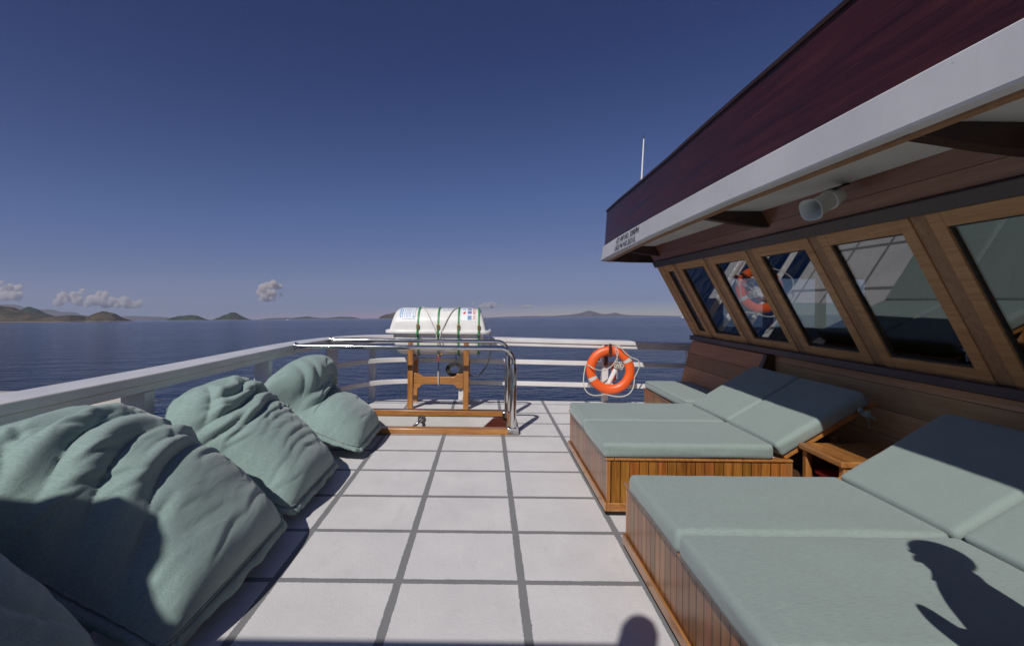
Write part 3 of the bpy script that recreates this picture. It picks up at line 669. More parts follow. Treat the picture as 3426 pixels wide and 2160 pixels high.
    for x0, x1 in ((3.42, 4.02), (4.14, 4.78), (4.9, 5.5)): b.box(x0, x1, 6.768, 6.774, 1.22, 1.92)
    b.build('end_window_pane', MAT['glass'], t)
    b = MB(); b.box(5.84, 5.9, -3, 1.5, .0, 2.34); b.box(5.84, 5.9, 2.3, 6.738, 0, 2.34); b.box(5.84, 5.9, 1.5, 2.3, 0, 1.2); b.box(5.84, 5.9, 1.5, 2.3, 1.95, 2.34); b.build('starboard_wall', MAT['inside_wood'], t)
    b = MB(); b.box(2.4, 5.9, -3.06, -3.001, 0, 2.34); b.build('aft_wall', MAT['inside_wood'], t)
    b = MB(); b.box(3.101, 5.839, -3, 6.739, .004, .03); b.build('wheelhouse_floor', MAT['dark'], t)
wheelhouse()
def inside():
    t = thing('helm_console', (3.5, 4.2, .03), 'dark helm console seen through the wheelhouse windows', 'console')
    b = MB(); b.box(3.16, 3.85, 2.6, 6.5, .0305, .98); b.build('cabinet', MAT['inside_wood'], t, bevel=.01)
    b = MB(); b.prism([(3.16, 2.55, .985), (3.92, 2.55, .985), (3.92, 2.55, 1.02), (3.5, 2.55, 1.09), (3.16, 2.55, 1.09)], (0, 4.0, 0)); b.build('dashboard', MAT['dark'], t, bevel=.01)
    b = MB(); b.lathe([(0, .05), (.01, .05), (.012, .012), (.14, .009), (.145, .02), (.16, .026), (.178, .022), (.186, .004)], (3.30, 3.19, 1.09), (.12, .25, 1), 16); b.build('throttle_lever', MAT['steel'], t, smooth=40)
    b = MB(); b.lathe([(0, .03), (.012, .036), (.03, .028), (.038, .005)], (3.321, 3.233, 1.262), (.12, .25, 1), 16); b.build('lever_knob', MAT['black'], t, smooth=40)
    s = thing('round_object', (3.33, 2.95, 1.09), 'small tan and white round object lying on the console behind the glass', 'lamp')  # unidentified round tan and white thing, given a lamp's form
    b = MB(); b.lathe([(-.075, .02), (-.07, .05), (-.04, .062), (.01, .066), (.02, .06), (.022, .05), (.012, .035), (.012, .004)], (3.33, 2.92, 1.155), (-.55, -.75, .1), 20); b.build('housing', MAT['canvas'], s, smooth=40)
    b = MB(); b.lathe([(.0, .05), (.004, .05)], (3.321, 2.907, 1.157), (-.55, -.75, .1), 20); b.build('lens', MAT['bulb'], s, smooth=40)
    b = MB(); b.lathe([(0, .045), (.01, .045), (.012, .015), (.03, .015)], (3.33, 2.92, 1.0905), (0, 0, 1), 14); b.build('foot', MAT['black'], s, smooth=40)
inside()
def horn():
    t = thing('horn_loudspeaker', (2.37, 3.06, 2.3), 'grey-white horn loudspeaker on a bracket under the roof edge', 'loudspeaker')
    m = Vector((2.02, 2.92, 2.14)); w = Vector((2.37, 3.06, 2.305)); ax = (w - m).normalized(); ln = (w - m).length
    u = ax.cross(Vector((0, 0, 1))).normalized(); v = u.cross(ax)
    def ringp(d, r, n): return [m + ax * d + (u * math.cos(a) + v * math.sin(a)) * r * ((abs(math.cos(a)) ** n + abs(math.sin(a)) ** n) ** (-1 / n)) for a in [2 * math.pi * i / 40 for i in range(40)]]
    b = MB(); b.loft([ringp(.17, .004, 2), ringp(.165, .02, 2), ringp(.15, .03, 2), ringp(.10, .038, 2.2), ringp(.05, .047, 2.6), ringp(.012, .057, 2.8), ringp(.0, .062, 2.9), ringp(-.004, .066, 2.9), ringp(.0, .069, 2.9), ringp(.008, .067, 2.8), ringp(.04, .056, 2.5), ringp(.12, .056, 2.2), ringp(.19, .054, 2)], cap=True)
    b.build('horn_bell', MAT['horn'], t, smooth=35)
    b = MB(); b.lathe([(.175, .055), (.18, .062), (.21, .062), (.215, .056), (.22, .05), (.30, .046), (.32, .036)], m, ax, 28); b.build('driver', MAT['horn'], t, smooth=35)
    b = MB(); b.lathe([(.128, .004), (.13, .017), (.15, .02)], m, ax, 18); b.build('centre_badge', MAT['bulb'], t, smooth=35)
    b = MB()
    for dx in (-.005, .003): 
        c = m + ax * .127 + u * dx; b.box(c.x - .002, c.x + .002, c.y - .002, c.y + .002, c.z - .005, c.z + .005)
    b.build('badge_mark', MAT['ink'], t)
    b = MB(); p = m + ax * .22 + v * .056; q = w + v * .03
    for s in (-.028,):
        b.hexa([p + u * s, p + u * (s + .05), p + u * (s + .05) + v * .008, p + u * s + v * .008, q + u * s + ax * .03, q + u * (s + .05) + ax * .03, q + u * (s + .05) + ax * .03 + v * .008, q + u * s + ax * .03 + v * .008])
    b.lathe([(0, .03), (.03, .03)], w + v * .03 - ax * .0, ax, 16); b.build('bracket', MAT['black'], t, bevel=.002)
horn()
def antenna():
    t = thing('antenna', (1.985, 6.14, 2.42), 'thin white whip antenna rising from the wheelhouse roof', 'antenna')
    tube_obj('whip', [(1.985, 6.14, 2.42), (2.02, 6.14, 3.1), (2.047, 6.14, 3.70)], [.016, .011, .008], MAT['bulb'], t, 10)
    tube_obj('tip', [(2.047, 6.14, 3.701), (2.049, 6.14, 3.74)], [.008, .006], MAT['black'], t, 8)
antenna()

# ------------------------------------------------------------------ bench along the wheelhouse
def rounded_pad(lx, ly, lz, r=.035, puff=.012, seed=0, wr=.008, n=(48, 32, 6)):
    # a soft rectangular pad in its own axes: 0..lx, 0..ly, 0..lz
    b = MB(); bm = b.bm; V = {}
    def key(i, j, k): return (i, j, k)
    nx, ny, nz = n; off = Vector((seed * 3.1, seed * 1.7, 0))
    def sp(i, n_): # denser to the rims
        f = i / n_; return .5 - .5 * math.cos(math.pi * f) if n_ > 8 else f
    def vert(i, j, k):
        if (i, j, k) in V: return V[(i, j, k)]
        p = Vector((sp(i, nx) * lx, sp(j, ny) * ly, sp(k, nz) * lz))
        u, v, w = p.x / lx * 2 - 1, p.y / ly * 2 - 1, p.z / lz * 2 - 1
        c = Vector((min(max(p.x, r), lx - r), min(max(p.y, r), ly - r), min(max(p.z, r), lz - r))); d = p - c
        if d.length > 1e-6: p = c + d.normalized() * r
        e = (1 - u ** 4) * (1 - v ** 4)
        q = noise.noise(Vector((p.x * 3, p.y * 3, w)) + off) * wr + noise.noise(Vector((p.x * 9, p.y * 9, w)) + off) * wr * .35
        p.z += (puff * e + q * e) * (1 if w > 0 else .2) * abs(w)
        s = (1 - w * w); p.x += .006 * u * s * (1 - v ** 4) + q * .8 * (abs(u) > .95); p.y += .006 * v * s * (1 - u ** 4) + q * .8 * (abs(v) > .95)
        V[(i, j, k)] = bm.verts.new(p); return V[(i, j, k)]
    for k in (0, nz):
        for i in range(nx):
            for j in range(ny): bm.faces.new([vert(i, j, k), vert(i + 1, j, k), vert(i + 1, j + 1, k), vert(i, j + 1, k)])
    for j in (0, ny):
        for i in range(nx):
            for k in range(nz): bm.faces.new([vert(i, j, k), vert(i + 1, j, k), vert(i + 1, j, k + 1), vert(i, j, k + 1)])
    for i in (0, nx):
        for j in range(ny):
            for k in range(nz): bm.faces.new([vert(i, j, k), vert(i, j + 1, k), vert(i, j + 1, k + 1), vert(i, j, k + 1)])
    return b
def placed(b, loc, roty=0.0, rotz=0.0):
    bmesh.ops.transform(b.bm, matrix=Matrix.Translation(loc) @ Matrix.Rotation(rotz, 4, 'Z') @ Matrix.Rotation(roty, 4, 'Y'), verts=b.bm.verts); return b
def piping(lx, ly, z, r, loc, roty, m, name, parent, inset=.010):
    pts = []; c = .04
    for cx, cy, a0 in ((lx - c, ly - c, 0), (c, ly - c, 90), (c, c, 180), (lx - c, c, 270)):
        for k in range(5):
            a = R(a0 + 22.5 * k); pts.append((cx + (c - inset) * math.cos(a), cy + (c - inset) * math.sin(a), z))
    b = MB(); b.tube(pts, r, 6, True); placed(b, loc, roty); return b.build(name, m, parent, smooth=60)
def bench():
    t = thing('corner_bench', (2.4, 5.6, 0), 'slatted wooden bench with a leaning red-brown board back against the wheelhouse wall', 'bench')
    b = MB(); b.box(2.135, 2.16, 4.93, 6.28, .05, .395); b.build('front_panel', MAT['slat_y'], t, bevel=.004)
    b = MB(); b.box(2.161, 3.03, 6.255, 6.28, .05, .395); b.box(2.161, 3.03, 4.93, 4.955, .05, .395); b.build('end_panel', MAT['slat_x'], t, bevel=.004)
    b = MB(); b.box(2.125, 3.03, 4.92, 6.29, .396, .412); b.build('seat_board', MAT['teak'], t, bevel=.005)
    b = MB(); b.box(2.15, 3.0, 4.95, 6.25, 0, .049); b.build('plinth', MAT['teak'], t)
    b = MB(); b.hexa([(2.70, 4.97, .46), (2.70, 6.47, .46), (2.735, 6.47, .46), (2.735, 4.97, .46), (2.965, 4.97, 1.016), (2.965, 6.73, 1.016), (3.0, 6.73, 1.016), (3.0, 4.97, 1.016)])
    b.build('backrest', MAT['panel_plank'], t, bevel=.006)
    b = MB(); b.hexa([(2.69, 4.90, .30), (2.69, 4.966, .30), (3.03, 4.966, .30), (3.03, 4.90, .30), (2.95, 4.90, 1.02), (2.95, 4.966, 1.02), (3.03, 4.966, 1.02), (3.03, 4.90, 1.02)]); b.build('back_post', MAT['inside_wood'], t, bevel=.005)
    c = thing('bench_cushion', (2.4, 5.6, .413), 'single sage green cushion on the wall bench beyond the double sunbed', 'cushion')
    placed(rounded_pad(.60, 1.28, .105, .045, .014, 5), (2.115, 4.95, .4135)).build('pad', MAT['cushion'], c, smooth=180)
    piping(.60, 1.28, .09, .004, (2.115, 4.95, .4135), 0, MAT['cushion'], 'seam', c, .004)
bench()

# ------------------------------------------------------------------ sunbeds
def sunbed(y0, y1, label):
    t = thing('sunbed', (1.6, (y0 + y1) / 2, 0), label, 'sunbed', 'double wooden sunbeds')
    xf, xe = .892, 2.235
    b = MB(); b.box(xf, xf + .022, y0 + .024, y1 - .024, .06, .404); b.build('front_panel', MAT['slat_y'], t)
    for y in (y0, y1 - .022):
        b = MB(); b.box(xf + .024, xe - .05, y, y + .022, .06, .404); b.build('side_panel', MAT['slat_x'], t)
    for x, y in ((xf - .003, y0 - .003), (xf - .003, y1 - .022), (xe - .05, y0 - .003), (xe - .05, y1 - .022)):
        b = MB(); b.box(x, x + .026 if x < 1 else x + .05, y, y + .025, .058, .405); b.build('corner_post', MAT['teak_z'], t, bevel=.004)
    b = MB()
    b.box(xf - .014, xf + .05, y0 - .012, y1 + .012, .406, .426); b.box(xf + .051, xe, y0 - .012, y0 + .05, .406, .426); b.box(xf + .051, xe, y1 - .05, y1 + .012, .406, .426)
    b.build('top_rim', MAT['teak_y'], t, bevel=.007, seg=3)
    b = MB(); b.box(xf + .052, xe, y0 + .052, y1 - .052, .40, .418); b.build('base_board', MAT['white'], t)
    b = MB(); b.box(xf - .02, xf - .004, y0 - .018, y1 + .018, .042, .105); b.box(xf - .003, xe, y0 - .018, y0 - .0035, .042, .105); b.box(xf - .003, xe, y1 + .0035, y1 + .018, .042, .105)
    b.build('skirting', MAT['teak_y'], t, bevel=.009, seg=3)
    b = MB(); b.box(xf + .01, xe, y0 + .02, y1 - .02, .0, .057); b.build('plinth', MAT['dark'], t)
    ang = R(-31.5)
    b = MB(); b.box(.02, .80, 0, y1 - y0 - .012, -.150, -.113)
    placed(b, (2.095, y0 + .006, .5395), ang).build('raised_backboard', MAT['teak'], t, bevel=.006)
    b = MB(); b.box(.50, .55, .10, .14, -.50, -.146); b.box(.50, .55, y1 - y0 - .2, y1 - y0 - .16, -.50, -.146)
    placed(b, (2.075, y0 + .03, .545), ang * .55).build('prop_strut', MAT['teak'], t, bevel=.004)
    b = MB(); b.box(xe, 3.03, y1 - .03, y1 - .008, .06, .30); b.box(xe, 3.03, y0 + .008, y0 + .03, .06, .30); b.box(xe, 3.03, y0 + .031, y1 - .031, .28, .30); b.build('rear_frame', MAT['inside_wood'], t)
def mattress(y0, wy, label, seed, tie=False):
    t = thing('mattress', (1.5, y0 + wy / 2, .43), label, 'mattress', 'folding sage green mattresses on the sunbeds')
    x0 = .858; lx = 1.235; z0 = .4275
    placed(rounded_pad(lx, wy, .108, .026, .003, seed), (x0, y0, z0)).build('seat_pad', MAT['cushion'], t, smooth=180)
    ang = R(-31.5); hz = (x0 + lx + .002, y0, z0 + .112)
    placed(rounded_pad(.745, wy, .108, .026, .003, seed + 20), Vector(hz) + Matrix.Rotation(ang, 3, 'Y') @ Vector((0, 0, -.108)), ang).build('back_pad', MAT['cushion'], t, smooth=180)
    if tie:
        o = Vector(hz) + Matrix.Rotation(ang, 3, 'Y') @ Vector((.635, -.012, -.112)); b = MB()
        for pts in ([(0, 0, 0), (.03, -.02, .012), (.055, -.03, .002), (.03, -.03, -.01), (0, -.012, -.004)], [(0, 0, 0), (.01, -.02, .03), (-.02, -.03, .04), (-.03, -.02, .015), (0, -.01, 0)], [(0, 0, 0), (.035, -.02, -.03), (.05, -.02, -.10)], [(0, -.005, 0), (.06, -.025, -.02), (.085, -.03, -.035)]):
            P = bez([o + Vector(p) for p in pts], 5)
            for i in range(len(P) - 1):
                a, c = P[i], P[i + 1]; w = Vector((0, .004, .011)); b.face([a - w, c - w, c + w, a + w])
        so = b.build('tie_ribbon', MAT['cushion'], t, weld=.0003); m = so.modifiers.new('s', 'SOLIDIFY'); m.thickness = .003
sunbed(1.39, 2.93, 'nearest double wooden sunbed with slatted sides and raised backboard')
sunbed(3.392, 4.888, 'farther double wooden sunbed between the side table and the wall bench')
mattress(1.375, .69, 'nearest mattress at the bottom of the photo, with a person\'s shadow across it', 1)
mattress(2.088, .69, 'second nearest mattress, beside the side table on the near sunbed', 2)
mattress(3.375, .672, 'mattress on the farther sunbed beside the side table, with a tied ribbon at its corner', 3, True)
mattress(4.062, .70, 'farthest mattress, on the side of the farther sunbed towards the life ring', 4)
def side_table():
    t = thing('side_table', (2.6, 3.15, 0), 'low varnished wooden side table between the two sunbeds', 'side table')
    b = MB(); b.box(2.262, 3.03, 2.958, 3.378, .515, .556); b.build('tabletop', MAT['teak_y'], t, bevel=.009, seg=3)
    for y in (2.972, 3.318):
        b = MB(); b.box(2.285, 2.325, y, y + .045, 0, .5145); b.build('leg', MAT['teak_z'], t, bevel=.005)
        b = MB(); b.box(2.3255, 3.03, y + .012, y + .032, .04, .5145); b.build('side_panel', MAT['inside_wood'], t)
    b = MB(); b.box(2.29, 3.03, 3.019, 3.316, .05, .075); b.build('shelf', MAT['inside_wood'], t)
    r = thing('storage_box', (2.5, 3.2, .076), 'red box tucked under the side table', 'box')
    b = MB(); b.box(2.345, 2.8, 3.14, 3.30, .0755, .36); b.build('box_body', MAT['red'], r, bevel=.02)
    b = MB(); b.box(2.335, 2.81, 3.13, 3.31, .3605, .39); b.build('lid', MAT['red'], r, bevel=.01)
side_table()

# ------------------------------------------------------------------ bean bags
NU, NV = 240, 170
def bag_shape(spec):
    """a filled sack: rings of a soft pillow section along a spine from its foot to its tied end.
    each row: x, z, half width, height above the spine, height below it, shift along y. Returns points and their place (f along, u across, s top)"""
    K = np.array(spec['rows']); n = len(K); y0 = spec['y']
    def cr(t):
        x = t * (n - 1); i = min(int(x), n - 2); f = x - i; P = [K[max(0, min(n - 1, i + d))] for d in (-1, 0, 1, 2)]; a, b, c, d = P
        return .5 * ((2 * b) + (c - a) * f + (2 * a - 5 * b + 4 * c - d) * f * f + (3 * b - a - 3 * c + d) * f ** 3)
    fs = [.5 - .5 * math.cos(math.pi * (j / (NV - 1)) ** .9) * 1.0 for j in range(NV)]
    fs = [.65 * j / (NV - 1) + .35 * f for j, f in enumerate(fs)]
    rows = [cr(f) for f in fs]; ph = np.arange(NU) * 2 * math.pi / NU; c, s = np.cos(ph), np.sin(ph)
    V = np.zeros((NV, NU, 3)); U = np.zeros((NV, NU)); F = np.zeros((NV, NU)); S = np.zeros((NV, NU))
    for j, r in enumerate(rows):
        f = fs[j]; a, b = rows[max(j - 1, 0)], rows[min(j + 1, NV - 1)]
        t = Vector((b[0] - a[0], 0, b[1] - a[1])).normalized(); nr = Vector((t.z, 0, -t.x)); nr = nr if nr.z > 0 else -nr
        e = math.sqrt(max(.0, 1 - abs(2 * f - 1) ** 16)); q = 2.5 - .5 * f
        k = (np.abs(c) ** q + np.abs(s) ** q) ** (-1 / q); w = r[2] * (e * .12 + .88 if f < .5 else e ** .8) * k * c
        h = np.where(s > 0, r[3], r[4]) * e * k * s * np.maximum(0, 1 - np.abs(k * c) ** 6) ** .5 ** .6
        V[j, :, 0] = r[0] + nr.x * h; V[j, :, 1] = y0 + r[5] + w; V[j, :, 2] = r[1] + nr.z * h
        U[j] = k * c; F[j] = f; S[j] = s
    return V, F, U, S
def crease(D, F, U, L, W, pts, depth, width, over=.62):
    """a fold line through (f, u) points: a sharp valley with a soft roll of cloth above it"""
    P = np.array([(p.x, p.y) for p in bez([(f * L, u * W, 0) for f, u in pts], 6)]); X = F * L; Y = U * W
    best = np.full(X.shape, 1e9); sg = np.zeros(X.shape); tt = np.zeros(X.shape); m = len(P) - 1
    for i in range(m):
        ax, ay = P[i]; dx, dy = P[i + 1] - P[i]; l2 = dx * dx + dy * dy + 1e-12
        t = np.clip(((X - ax) * dx + (Y - ay) * dy) / l2, 0, 1); ex = X - ax - t * dx; ey = Y - ay - t * dy; d = np.hypot(ex, ey)
        up = ex * dy - ey * dx; q = d < best
        best = np.where(q, d, best); sg = np.where(q, np.sign(up), sg); tt = np.where(q, (i + t) / m, tt)
    win = np.clip(1 - np.abs(2 * tt - 1) ** 2.4, 0, 1) ** 1.3; width = width * 1.18; depth = depth * .84; x = best / width
    D -= depth * win * np.exp(-x) * (1 + .35 * (sg < 0))
    D += depth * over * win * np.where(sg > 0, np.exp(-((x - 1.9) / 1.1) ** 2), .25 * np.exp(-((x - 2.4) / 1.5) ** 2))
BAGS = [
    dict(y=2.50, label='biggest and nearest green bean bag in full view, leaning on the railing', seed=4,
         rows=[(-1.29, .13, .56, .10, .10, -.05), (-1.39, .19, .58, .20, .15, -.03), (-1.60, .29, .60, .29, .24, .0), (-1.84, .45, .59, .35, .34, -.04), (-2.02, .62, .56, .36, .38, -.11), (-2.17, .78, .51, .31, .24, -.19), (-2.28, .91, .40, .13, .12, -.23)],
         creases=[([(.26, -1.0), (.40, -.55), (.50, .0), (.53, .55), (.50, .95)], .042, .038), ([(.40, -1.0), (.56, -.6), (.655, -.1), (.66, .45)], .050, .042), ([(.58, -1.0), (.74, -.45), (.79, .15), (.76, .7)], .046, .036), ([(.55, -.35), (.60, .05), (.585, .5), (.55, .8)], .022, .022), ([(.80, -.8), (.87, -.2), (.86, .4)], .03, .026),
                  ([(.60, .98), (.64, .62), (.68, .4)], .03, .02), ([(.44, .1), (.455, .45), (.43, .8)], .014, .014), ([(.30, -.95), (.36, -.6), (.40, -.25)], .018, .018), ([(.70, -.9), (.80, -.75), (.88, -.7)], .025, .022), ([(.16, .1), (.20, .45), (.22, .8)], .007, .014), ([(.12, -.5), (.17, -.1), (.18, .2)], .008, .014)]),
    dict(y=3.68, label='green bean bag in the middle of the row, with a metal clip on its strap', seed=9,
         rows=[(-1.32, .12, .46, .10, .09, -.01), (-1.42, .17, .50, .19, .14, -.01), (-1.61, .26, .52, .28, .22, .0), (-1.83, .40, .53, .33, .32, .0), (-2.00, .56, .55, .33, .34, -.02), (-2.13, .71, .50, .29, .24, -.05), (-2.24, .83, .32, .13, .14, -.05)],
         creases=[([(.55, -.9), (.57, -.3), (.62, .2), (.58, .8)], .04, .026), ([(.70, -1.0), (.68, -.4), (.73, .2), (.66, .9)], .048, .03), ([(.82, -.8), (.78, -.2), (.84, .3), (.75, .9)], .04, .026), ([(.94, -.1), (.84, .15), (.70, .35), (.60, .6)], .04, .024), ([(.93, -.4), (.82, -.6), (.66, -.9)], .035, .026), ([(.62, -1.0), (.60, -.7), (.63, -.4)], .03, .02)]
                 + [([(.18 + .062 * k, -.75 + .1 * (k % 3)), (.22 + .062 * k, -.1), (.205 + .062 * k, .85 - .15 * (k % 2))], .004 + .002 * (k % 3), .015) for k in range(6)]),
    dict(y=4.95, label='farthest green bean bag, its folded-over top beside the stair hatch', seed=15,
         rows=[(-1.22, .13, .46, .10, .10, .02), (-1.33, .18, .50, .20, .15, .01), (-1.54, .27, .52, .27, .22, .0), (-1.74, .36, .53, .23, .28, .04), (-1.86, .49, .55, .25, .32, .10), (-1.98, .62, .63, .38, .30, .09), (-2.14, .74, .64, .27, .16, .0)],
         creases=[([(.60, -1.0), (.57, -.5), (.60, -.1), (.66, .25), (.63, .6), (.60, 1.0)], .07, .032), ([(.66, .0), (.63, .15), (.58, .3)], .05, .022), ([(.54, -.6), (.555, -.1), (.53, .3)], .022, .018), ([(.57, .45), (.52, .7), (.50, .95)], .02, .016), ([(.95, -.5), (.82, -.66), (.68, -.85)], .03, .024), ([(.93, -.25), (.80, -.42), (.68, -.6)], .022, .02), ([(.70, .2), (.77, .35), (.86, .4)], .022, .02), ([(.67, .5), (.74, .62), (.80, .66)], .02, .018)]),
    dict(y=1.20, label='shaded green bean bag cut off by the lower left corner of the photo', seed=22,
         rows=[(-1.34, .14, .50, .12, .11, .0), (-1.43, .21, .55, .24, .15, .0), (-1.62, .32, .58, .34, .24, .0), (-1.86, .47, .59, .38, .32, .0), (-2.05, .63, .57, .37, .36, .0), (-2.20, .76, .47, .28, .2, .0), (-2.30, .88, .30, .10, .10, .0)],
         creases=[([(.45, -.9), (.55, .0), (.5, .8)], .035, .03), ([(.6, -.9), (.72, .0), (.66, .9)], .045, .03), ([(.78, -.8), (.85, .1), (.8, .8)], .04, .03), ([(.2, .9), (.3, .5), (.42, .3)], .015, .02)]),
]
def bean_bags():
    for s in BAGS:
        V, F, U, S = bag_shape(s); rng = random.Random(s['seed']); L, W = 1.35, s['rows'][3][2]
        D = np.zeros(F.shape)
        for c in s['creases']: crease(D, F, U, L, W, *c)
        for q in range(34):                                     # the many small drags and puckers of a used cover
            f0 = rng.uniform(.14, .95); u0 = rng.uniform(-.9, .9); hi = f0 > .5; ln = rng.uniform(.12, .34); tl = rng.uniform(-.05, .09) + .05 * u0
            crease(D, F, U, L, W, [(f0 - tl, u0 - ln), (f0 + rng.uniform(.0, .035), u0), (f0 + tl * .3, u0 + ln)], rng.uniform(.003, .009) * (1.6 if hi else .8), rng.uniform(.011, .019))
        D *= np.where(S > 0, 1.0, np.clip(1 + S * 1.2, .12, 1))
        gath = np.exp(-(np.abs(S) / .16) ** 2) * np.clip((F - .02) / .1, 0, 1)      # gathers where the side seams pull
        N1 = np.array([[noise.noise(Vector((F[j, i] * 9, U[j, i] * 3 + S[j, i], s['seed']))) for i in range(0, NU)] for j in range(0, NV)])
        D += gath * .007 * np.sin(F * 130 + 6 * N1) * np.clip(.5 + N1 * 2, 0, 1.4) + N1 * .005
        P = V.reshape(-1, 3).copy()
        FA = [(j * NU + i, j * NU + (i + 1) % NU, (j + 1) * NU + (i + 1) % NU, (j + 1) * NU + i) for j in range(NV - 1) for i in range(NU)]
        FA += [tuple(range(NU)), tuple((NV - 1) * NU + i for i in range(NU))]
        me = bpy.data.meshes.new('sack'); me.from_pydata(P.tolist(), [], FA)
        bm = bmesh.new(); bm.from_mesh(me); bmesh.ops.recalc_face_normals(bm, faces=bm.faces); bm.normal_update(); bm.verts.ensure_lookup_table()
        d = D.reshape(-1)
        rl = lambda y: lerp_table([(1.0, -2.37), (3.2, -2.33), (5.0, -2.24), (6.0, -2.16)], y)
        for v in bm.verts: v.co += v.normal * float(d[v.index])
        for v in bm.verts:
            x, y, z = v.co
            if z < .12: z = .012 + .108 * max(0.0, (z + .22) / .34) ** 1.7
            lim = rl(y)
            if x < lim + .06: x = lim + .06 * math.exp((x - lim - .06) / .06)     # presses flat against the railing
            v.co = (x, y, z)
        t = thing('bean_bag', (-1.85, s['y'], 0), s['label'], 'bean bag', 'green bean bags along the railing')
        top = int(NV * .5); idx = [j * NU for j in range(top, 0, -1)] + list(range(NU - 1, NU // 2, -1)) + [j * NU + NU // 2 for j in range(0, top)]
        seam = [Vector(bm.verts[i].co) for i in idx][::3]
        b = MB(); b.bm.free(); b.bm = bm; ob = b.build('sack', MAT['bag'], t, smooth=180); bpy.data.meshes.remove(me)
        tube_obj('seam_piping', [p + Vector((.004, 0, .002)) for p in seam], .006, MAT['bag'], t, 6)
        fb = MB(); rows = []
        for i, p in enumerate(seam):
            o2 = Vector((p.x + 1.75, (p.y - s['y']) * .9, 0)).normalized(); g = .04 + .02 * noise.noise(Vector((i * .25, s['y'], 0)))
            a = Vector((p.x, p.y, p.z - .004)); zt = max(.006, p.z - .045 + .02 * noise.noise(Vector((i * .4, s['y'], 5))))
            c = a + o2 * g; c.z = zt; rows.append([a, a.lerp(c, .5) + Vector((0, 0, .008)), c])
        fb.loft(rows, closed_ring=False, cap=False)
        fo = fb.build('seam_flap', MAT['bag'], t, smooth=180); so = fo.modifiers.new('solid', 'SOLIDIFY'); so.thickness = .004
        s['obj'] = t
bean_bags()
def bag_strap():
    t = [s['obj'] for s in BAGS][1]; b = MB()
    P = bez([(-1.98, 3.13, .60), (-1.96, 3.12, .54), (-1.90, 3.13, .47), (-1.80, 3.15, .38), (-1.70, 3.17, .28)], 6)
    for a, c in zip(P, P[1:]):
        w = Vector((.014, -.004, .016)); b.face([a - w, c - w, c + w, a + w])
    o = b.build('strap', MAT['bag'], t, weld=.0004); m = o.modifiers.new('s', 'SOLIDIFY'); m.thickness = .004
    b = MB()
    for c, r in (((-1.985, 3.10, .635), .022), ((-1.992, 3.095, .672), .02), ((-1.975, 3.098, .60), .016)):
        b.tube([(c[0] + r * .8 * math.cos(a), c[1] + .3 * r * math.cos(a), c[2] + r * math.sin(a)) for a in [2 * math.pi * i / 14 for i in range(14)]], .0035, 6, True)
    b.build('clip', MAT['steel'], t, smooth=60)
bag_strap()

# ------------------------------------------------------------------ awnings over the side, added shade roof and person behind the camera
def awning():
    b = MB(); n = 26; rows = []
    for i in range(n + 1):
        r = []
        for j in range(15):
            u, v = i / n, j / 14; x = -3.05 - 2.3 * v; y = 1.6 + 3.45 * u - .6 * (1 - v) * u
            z = .62 - .30 * max(0, v - .55) - .12 * max(0, .35 - v) + .035 * abs(math.sin(math.pi * u * 4)) + .014 * math.sin(u * 40 + v * 6) * (.4 + v) + .03 * noise.noise(Vector((x * 2, y * 2, 0)))
            r.append((x, y, z))
        rows.append(r)
    b.loft(rows, closed_ring=False, cap=False)
    o = b.build('side_awning', MAT['canvas'], smooth=180, origin=(-4.5, 3, .4)); m = o.modifiers.new('s', 'SOLIDIFY'); m.thickness = .006
    tag(o, 'pale wrinkled canvas awning spread beyond the railing on the left', 'awning')
awning()
def added_shade_roof():
    t = thing('added_shade_roof', (-2.2, -1.6, 2.6), 'unseen white flat roof on posts, added to shade the near end of the deck', 'shade roof')
    b = MB(); b.prism([(-3.6, .12, 2.56), (-2.78, .14, 2.56), (-2.67, .17, 2.56), (-2.55, .25, 2.56), (-2.48, .29, 2.56), (-2.41, .25, 2.56), (-2.365, .12, 2.56), (-2.365, .02, 2.56), (-2.40, -.10, 2.56), (-2.37, -.22, 2.56), (-2.34, -.29, 2.56), (-.34, -.30, 2.56), (-.34, -3.0, 2.56), (-3.6, -3.0, 2.56)], (0, 0, .06)); b.build('shadow_canopy', MAT['white'], t, bevel=.01)  # unseen roof added out of view; front edge shaped for its shadow
    for x, y in ((-.5, -.8), (-2.35, -.9), (-.5, -2.8), (-2.4, -2.8)):
        b = MB(); b.box(x - .04, x + .04, y - .04, y + .04, 0, 2.559); b.build('post', MAT['white'], t, bevel=.006)
    b = MB(); b.lathe([(0, .088), (.18, .085), (.235, .066), (.27, .034), (.28, .003)], (-.455, -.39, 2.621), (0, 0, 1), 20); b.build('shadow_knob', MAT['white'], t, smooth=50)  # invented knob, there only to cast the bump at the shadow's end
added_shade_roof()
